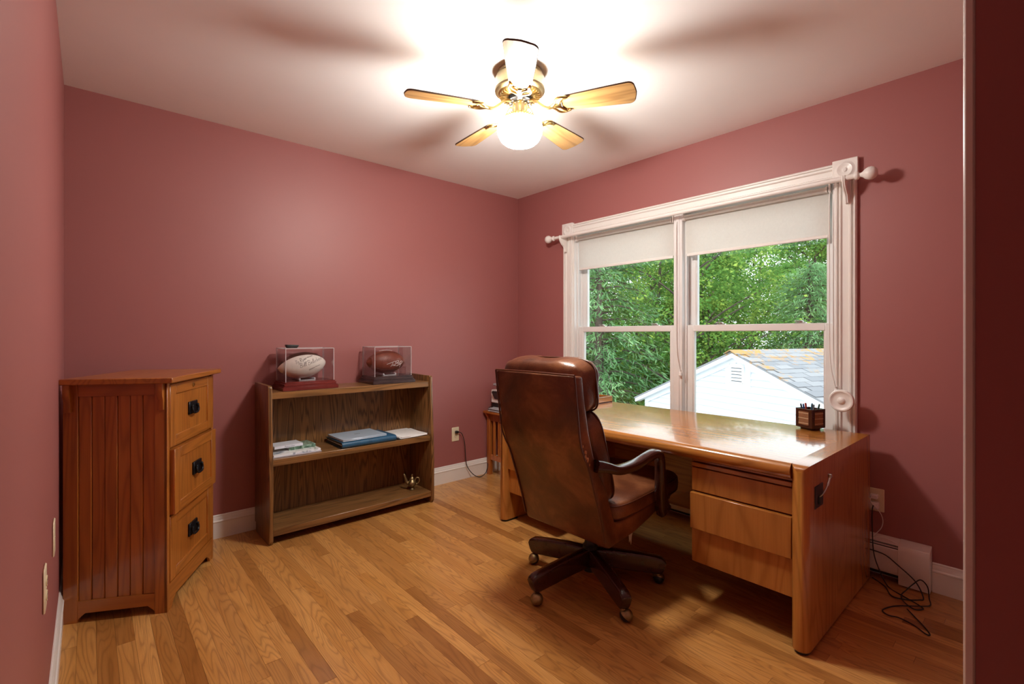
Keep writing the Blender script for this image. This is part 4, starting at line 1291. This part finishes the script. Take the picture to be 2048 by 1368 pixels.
m.build('cushion_welt', M_WELT, hdo)
lc_, ls = (-0.190, 0, 0.665), (0.060, 0.232, 0.222)
lb = MB().pillow(lc_, ls, 0.40, 56, 36, tiltY(-17), 0.03, 4.7)
lbo = lb.build('back_cushion', M_LEATHER, oc, angle=80)
m = MB()
welt(m, lc_, (ls[0], ls[1] * 0.99, ls[2] * 0.985), 0.34, tiltY(-17), 0.030)
m.build('cushion_welt', M_WELT, lbo)
sc_, ss = (0.150, 0, 0.442), (0.292, 0.250, 0.050)
st = MB().pillow(sc_, ss, 0.34, 64, 24, tiltY(-4), 0.02, 8.1)
sto = st.build('seat_cushion', M_LEATHER, oc, angle=80)
m = MB()
for zz in (-0.030, 0.026):
    pts = []
    for j in range(64):
        th = 2 * math.pi * j / 64
        pw = lambda v, k: math.copysign(abs(v) ** k, v)
        pts.append(tiltY(-4) @ Vector((ss[0] * 0.99 * pw(math.cos(th), 0.34), ss[1] * 0.99 * pw(math.sin(th), 0.34), zz)) + Vector(sc_))
    m.tube(pts, 0.0035, 8, True)
m.build('cushion_welt', M_WELT, sto)
fr_ = MB().pillow((0.30, 0, 0.400), (0.085, 0.225, 0.032), 0.5, 40, 16, None, 0.03, 2.2)
fr_.build('front_roll', M_LEATHER, oc, angle=80)
w = MB()
rg = random.Random(5)
for (zc, n_) in ((0.690, 7), (0.735, 4)):
    for i in range(n_):
        t = rg.uniform(-0.02, 0.02)
        z_ = zc + t
        xb = -0.354 + (0.766 - z_) * 0.42 if z_ < 0.766 else -0.354 - (z_ - 0.766) * 0.13
        a, b = rg.uniform(0.002, 0.006), rg.uniform(0.004, 0.009)
        w.pillow((xb + 0.004 + rg.uniform(0, 0.010), -HWc + 0.0015, z_), (a, 0.003, b), 0.8, 8, 6)
w.build('worn_patch', M_WORN, oc, label='pale scuffed patch on the back edge')
tear = MB()
tear.prism([(0.055, 0.315), (0.085, 0.325), (0.080, 0.285), (0.072, 0.262), (0.066, 0.225), (0.060, 0.255), (0.052, 0.240), (0.048, 0.285)], 'y', -0.186, -0.1848)
tear.build('torn_lining', M_SHADE, oc, label='torn white lining hanging below the seat')
for s in (-1, 1):
    pth = curve_pts([(-0.275, s * 0.255, 0.664), (-0.23, s * 0.270, 0.654), (-0.16, s * 0.283, 0.634), (-0.06, s * 0.291, 0.638), (0.02, s * 0.299, 0.658), (0.070, s * 0.303, 0.667), (0.104, s * 0.305, 0.655), (0.118, s * 0.304, 0.615), (0.126, s * 0.300, 0.54), (0.148, s * 0.290, 0.465), (0.182, s * 0.278, 0.405), (0.205, s * 0.270, 0.376)], 5)
    n = len(pth)
    secs = []
    for i in range(n):
        t = i / (n - 1)
        a = 0.023 if t < 0.55 else 0.021 + 0.006 * (t - 0.55)
        b = (0.026 - 0.04 * t if t < 0.15 else 0.020) if t < 0.6 else 0.019 + 0.07 * max(0, t - 0.72)
        secs.append([(a * math.copysign(abs(math.cos(q)) ** 0.55, math.cos(q)), b * math.copysign(abs(math.sin(q)) ** 0.55, math.sin(q))) for q in [2 * math.pi * k / 16 for k in range(16)]])
    MB().sweep(pth, secs).build('armrest', M_MAHOG, oc, angle=50)
cb = MB()
cb.lathe([(0.034, 0.065), (0.036, 0.085), (0.036, 0.185), (0.028, 0.195), (0.026, 0.215), (0.018, 0.222), (0.014, 0.31), (0.014, 0.33)], (0, 0, 0), 24)
cb.build('centre_column', M_BLACK, oc)
MB().box(-0.11, 0.13, -0.12, 0.12, 0.296, 0.325, 0.01).build('tilt_mechanism', M_BLACK, oc)
for k in range(5):
    a = R(28 + 72 * k)
    Mz = Matrix.Rotation(a, 3, 'Z')
    pth = [Mz @ Vector((r, 0, 0.5 * (zt + zb))) for r, zt, zb in ((0.020, 0.172, 0.085), (0.12, 0.166, 0.078), (0.22, 0.153, 0.066), (0.30, 0.140, 0.057), (0.330, 0.133, 0.054), (0.344, 0.124, 0.058), (0.349, 0.112, 0.066))]
    hh = [(0.172 - 0.085) / 2, (0.166 - 0.078) / 2, (0.153 - 0.066) / 2, (0.140 - 0.057) / 2, (0.133 - 0.054) / 2, 0.033, 0.023]
    secs = [[(0.023 * math.copysign(abs(math.cos(q)) ** 0.35, math.cos(q)), h0 * math.copysign(abs(math.sin(q)) ** 0.35, math.sin(q))) for q in [2 * math.pi * j / 20 for j in range(20)]] for h0 in hh]
    leg = MB().sweep(pth, secs).build('base_leg', M_MAHOG, oc, angle=50)
    cx, cy = 0.322 * math.cos(a), 0.322 * math.sin(a)
    cs = MB()
    th = a + 1.1
    d = Vector((math.cos(th), math.sin(th), 0))
    cen = Vector((cx, cy, 0.0265)) + d * 0.012
    cs.lathe([(0, -0.0265)] + [(0.0265 * math.cos(q), 0.0265 * math.sin(q)) for q in [math.pi * (-0.45 + 0.9 * j / 12) for j in range(13)]] + [(0, 0.0265)], tuple(cen), 20)
    cso = cs.build('caster', M_BLACK, leg)
    hd2 = MB()
    hd2.lathe([(0, 0.0285)] + [(0.0285 * math.cos(q), 0.0285 * math.sin(q)) for q in [math.pi * (0.45 - 0.47 * j / 8) for j in range(9)]], tuple(cen), 20, M=Matrix.Rotation(R(38), 3, Vector((-d.y, d.x, 0))))
    hd2.lathe([(0.006, 0.045), (0.006, 0.070), (0.012, 0.056), (0.012, 0.048)], (cx, cy, 0), 12)
    hd2.build('caster_hood', M_GENIE, leg)

# ------------------------------------------------------------------ garage outside
th_g = math.atan2(0.942, 0.335)
GZ = -2.7
gar = thing('garage', 'white clapboard garage gable with louvred vent and mossy grey shingle roof outside', 'garage', (8.325, 3.59, GZ), th_g)
PK, SL, HWG = 0.887 - GZ, 0.405, 2.45
EX = 0.113
MB().prism([(-HWG, 0), (HWG, 0), (HWG, PK - 0.10 - SL * HWG), (0, PK - 0.10), (-HWG, PK - 0.10 - SL * HWG)], 'y', -7.0, -0.005).build('garage_wall', M_SIDING, gar)
def gw(z):
    return min(HWG, max(0.0, (PK - 0.06 - z) / SL))
nrow = int(PK / EX)
for i in range(nrow):
    z0 = i * EX
    z1 = z0 + EX + 0.008
    a, b = gw(z0), gw(z1)
    if b < 0.04:
        continue
    MB().add([(-a, 0.034, z0), (a, 0.034, z0), (b, 0.003, z1), (-b, 0.003, z1), (-a, -0.004, z0), (a, -0.004, z0), (b, -0.004, z1), (-b, -0.004, z1)],
             [(0, 1, 2, 3), (7, 6, 5, 4), (0, 4, 5, 1), (2, 6, 7, 3), (0, 3, 7, 4), (1, 5, 6, 2)]).build('clapboard', M_SIDING, gar, smooth=False)
for s in (-1, 1):
    MB().box(s * HWG - 0.06, s * HWG + 0.06, -0.02, 0.032, 0, PK - 0.12 - SL * HWG).build('corner_board', M_SIDTRIM, gar)
    e = HWG + 0.24
    MB().prism([(0, PK), (0, PK - 0.075), (s * e, PK - 0.075 - SL * e), (s * e, PK - SL * e)], 'y', 0.02, 0.16).build('rake_board', M_SIDTRIM, gar)
    MB().prism([(0, PK - 0.070), (0, PK - 0.165), (s * (e - 0.2), PK - 0.165 - SL * (e - 0.2)), (s * (e - 0.2), PK - 0.070 - SL * (e - 0.2))], 'y', 0.0, 0.050).build('frieze_board', M_SIDTRIM, gar)
VC = 0.537 - GZ
MB().prism([(-0.26, 0.275 - GZ), (0.26, 0.275 - GZ), (0.26, PK - 0.165 - SL * 0.26), (0, PK - 0.16), (-0.26, PK - 0.165 - SL * 0.26)], 'y', -0.004, 0.036).build('vent_panel', M_SIDTRIM, gar)
vf = MB()
for a in ((-0.158, -0.115), (0.115, 0.158)):
    vf.box(a[0], a[1], 0.034, 0.066, VC - 0.17, VC + 0.17, 0.003)
for a in ((-0.17, -0.135), (0.135, 0.17)):
    vf.box(-0.115, 0.115, 0.034, 0.066, VC + a[0], VC + a[1], 0.003)
vent = vf.build('gable_vent', M_SIDTRIM, gar)
MB().box(-0.115, 0.115, 0.0365, 0.040, VC - 0.135, VC + 0.135).build('vent_screen', M_BLACK, vent)
for i in range(5):
    z = VC - 0.112 + i * 0.055
    MB().prism([(0.041, z + 0.028), (0.063, z - 0.010), (0.067, z - 0.008), (0.045, z + 0.032)], 'x', -0.115, 0.115).build('louvre', M_SIDTRIM, vent)
bo = MB()
for sx in (-1, 1):
    for sz in (-1, 1):
        bo.lathe([(0.010, 0), (0.010, 0.006), (0, 0.008)], (sx * 0.137, 0.066, VC + sz * 0.152), 8, 'y')
bo.build('bolts', M_STEEL, vent)
e = HWG + 0.26
roof = MB()
for s in (-1, 1):
    roof.prism([(0, PK), (s * e, PK - SL * e), (s * e, PK + 0.03 - SL * e), (0, PK + 0.03)], 'y', -7.2, 0.17)
rf = roof.build('roof', M_SHINGLE, gar, smooth=False)
ang = math.atan(SL)
rg = random.Random(3)
sh_me = {}
tabw, ex = 0.32, 0.145
me_tab = MB().box(-tabw / 2 + 0.004, tabw / 2 - 0.004, -0.004, 0.004, -ex * 0.6, ex * 0.6, 0.0).mesh('shingle', M_SHINGLE, False)
# tabs lie on the slope that faces the house (local x < 0)
count = 0
for rw in range(12):
    d = 0.07 + rw * ex
    for c in range(23):
        y = 0.02 - (c + (0.5 if rw % 2 else 0.0)) * tabw
        o = bpy.data.objects.new('shingle', me_tab)
        COL.objects.link(o)
        o.parent = rf
        xx, zz = -d * math.cos(ang), PK + 0.036 - d * math.sin(ang)
        # local mesh: x along the eave, z up the slope, y normal
        up = Vector((math.cos(ang), 0, math.sin(ang)))
        al = Vector((0, 1, 0))
        nm = Vector((-math.sin(ang), 0, math.cos(ang)))
        Mx4 = Matrix((al, nm, up)).transposed().to_4x4()
        tl_ = Matrix.Rotation(R(1.6 + rg.uniform(-0.6, 0.9)), 4, 'X')
        o.matrix_local = Matrix.Translation((xx, y, zz + rg.uniform(0, 0.004))) @ Mx4 @ tl_
        count += 1
rs = MB()
for rw in range(12, 20):
    d = 0.07 + rw * ex
    for c in range(23):
        y = 0.02 - (c + (0.5 if rw % 2 else 0.0)) * tabw
        rs.box(-d * math.cos(ang) - 0.075, -d * math.cos(ang) + 0.075, y - tabw / 2 + 0.004, y + tabw / 2 - 0.004, PK + 0.030 - d * math.sin(ang) - 0.002, PK + 0.034 - d * math.sin(ang))
so = rs.build('lower_shingles', M_SHINGLE, rf, smooth=False)
so['kind'] = 'stuff'
cap = MB()
for c in range(30):
    y = 0.10 - c * 0.24
    cap.prism([(-0.13, PK + 0.036 - SL * 0.13), (0, PK + 0.046), (0.13, PK + 0.036 - SL * 0.13), (0.13, PK + 0.046 - SL * 0.13), (0, PK + 0.058), (-0.13, PK + 0.046 - SL * 0.13)], 'y', y - 0.13, y + 0.12)
cap.build('ridge_cap', M_SHINGLE, rf, smooth=False)

# ------------------------------------------------------------------ ground and trees
n = 36
vs, fs = [], []
for i in range(n + 1):
    for j in range(n + 1):
        gx, gy = 3.3 + 62 * i / n, -30 + 80 * j / n
        dd = math.hypot(gx, gy)
        z = GZ + 0.25 * mnoise.noise(Vector((gx * 0.15, gy * 0.15, 0))) + max(0, dd - 22) * 0.03
        vs.append((gx, gy, z - 0.1))
for i in range(n):
    for j in range(n):
        a = i * (n + 1) + j
        fs.append((a, a + n + 1, a + n + 2, a + 1))
g_ = MB().add(vs, fs).build('ground', M_GROUND)
g_['kind'] = 'structure'

def leaf_quad(m, p, d, nrm, L, W):
    s = d.cross(nrm).normalized() * W
    m.add([p, p + d * L * 0.5 + s, p + d * L, p + d * L * 0.5 - s], [(0, 1, 2, 3)])
def broadleaf(seed, hgt):
    r = random.Random(seed)
    crown, trunk = MB(), MB()
    top = Vector((r.uniform(-0.3, 0.3), r.uniform(-0.3, 0.3), hgt * 0.9))
    tp = [Vector((0, 0, 0)), Vector((r.uniform(-0.1, 0.1), r.uniform(-0.1, 0.1), hgt * 0.35)), top * 0.7, top]
    trunk.tube(curve_pts(tp, 5), [0.16 - 0.0085 * i for i in range(16)], 8)
    for k in range(150):
        zf = r.uniform(0.16, 1.0)
        prof = math.sin(math.pi * min(1, (zf - 0.05) / 0.95)) ** 0.6
        a = r.uniform(0, 6.283)
        rad = hgt * 0.36 * prof * math.sqrt(r.uniform(0.12, 1))
        c = Vector((rad * math.cos(a), rad * math.sin(a), zf * hgt))
        if k % 6 == 0:
            b0 = Vector((0, 0, max(0.4, c.z - rad * 0.6)))
            trunk.tube(curve_pts([b0, (b0 + c) / 2 + Vector((0, 0, 0.12)), c], 3), [0.04, 0.036, 0.032, 0.028, 0.024, 0.02, 0.014], 5)
        sp = r.uniform(0.35, 0.75)
        for q in range(130):
            off = Vector((r.gauss(0, 1), r.gauss(0, 1), r.gauss(0, 0.6))) * sp * 0.55
            d = Vector((r.gauss(0, 1), r.gauss(0, 1), r.gauss(-0.3, 0.6))).normalized()
            nn = Vector((r.gauss(0, 0.7), r.gauss(0, 0.7), 1)).normalized()
            leaf_quad(crown, c + off, d, nn, r.uniform(0.08, 0.145), r.uniform(0.03, 0.052))
    return crown, trunk
def pine(seed, hgt):
    r = random.Random(seed)
    crown, trunk = MB(), MB()
    trunk.tube([(0, 0, 0), (0.05, 0.03, hgt * 0.5), (0, 0, hgt)], [0.17, 0.11, 0.02], 8)
    for k in range(95):
        zf = 0.12 + 0.86 * (k / 95)
        a = k * 2.4 + r.uniform(-0.4, 0.4)
        L = hgt * 0.34 * (1 - zf) ** 0.75 + 0.35
        d0 = Vector((math.cos(a), math.sin(a), 0.25))
        base = Vector((0, 0, zf * hgt))
        pts = [base + d0 * L * t + Vector((0, 0, -0.45 * L * t * t)) for t in (0, 0.35, 0.7, 1.0)]
        trunk.tube(pts, [0.03, 0.022, 0.014, 0.006], 5)
        for q in range(125):
            t = r.uniform(0.2, 1.0)
            p = base + d0 * L * t + Vector((0, 0, -0.45 * L * t * t)) + Vector((r.gauss(0, 0.16), r.gauss(0, 0.16), r.gauss(0, 0.07)))
            d = (Vector((math.cos(a), math.sin(a), -0.5)) + Vector((r.gauss(0, 0.6), r.gauss(0, 0.6), r.gauss(0, 0.4)))).normalized()
            nn = Vector((r.gauss(0, 0.6), r.gauss(0, 0.6), 1)).normalized()
            leaf_quad(crown, p, d, nn, r.uniform(0.16, 0.28), r.uniform(0.012, 0.024))
    return crown, trunk
def tree_proto(kind, seed, hgt):
    c, t = (broadleaf if kind == 'broad' else pine)(seed, hgt)
    return c.mesh('foliage', M_LEAF_A if kind == 'broad' else M_LEAF_B, False), t.mesh('trunk', M_TRUNK)
PROTO = {'broad': [tree_proto('broad', 1, 8.0), tree_proto('broad', 2, 9.0)], 'pine': [tree_proto('pine', 5, 9.0), tree_proto('pine', 6, 7.5)]}
Fv, Rv = Vector((math.cos(R(48.6)), math.sin(R(48.6)))), Vector((math.sin(R(48.6)), -math.cos(R(48.6))))
rt = random.Random(21)
spots = []
for depth, step, jit in ((14.5, 205, 30), (19.5, 150, 30), (26.0, 135, 25), (35.0, 120, 25)):
    px = 985
    while px < 1850:
        p = (Fv + Rv * ((px + rt.uniform(-jit, jit) - 1024) / 961.5)) * (depth * rt.uniform(0.94, 1.06))
        spots.append((p.x, p.y, depth, px))
        px += step
LAB = {('broad', 0): 'leafy maple tree with yellow green foliage beyond the garage', ('broad', 1): 'taller leafy maple tree with rounded crown beyond the garage',
       ('pine', 0): 'tall feathery pine tree beyond the garage', ('pine', 1): 'shorter feathery pine tree beyond the garage'}
for i, (x_, y_, depth, px) in enumerate(spots):
    kind = 'pine' if ((depth < 16 and (px < 1300 or px > 1640)) or (depth < 20 and px < 1330 and rt.random() < 0.4) or rt.random() < 0.12) else 'broad'
    v = rt.randrange(2)
    cm, tm = PROTO[kind][v]
    s = rt.uniform(0.85, 1.1) * (1.0 if depth < 22 else (1.15 if depth < 30 else 1.4))
    dd = math.hypot(x_, y_)
    t = thing('pine_tree' if kind == 'pine' else 'maple_tree', LAB[(kind, v)].replace('beyond the garage', 'close beside the garage' if depth < 16 else ('behind the garage' if depth < 22 else ('farther back in the woods' if depth < 30 else 'at the back of the woods'))), 'tree', (x_, y_, GZ + max(0, dd - 22) * 0.03 - 0.2), rt.uniform(0, 6.28), 'trees outside the window')
    t.scale = (s, s, s)
    for nm, me in (('foliage', cm), ('trunk', tm)):
        o = bpy.data.objects.new(nm, me)
        COL.objects.link(o)
        o.parent = t
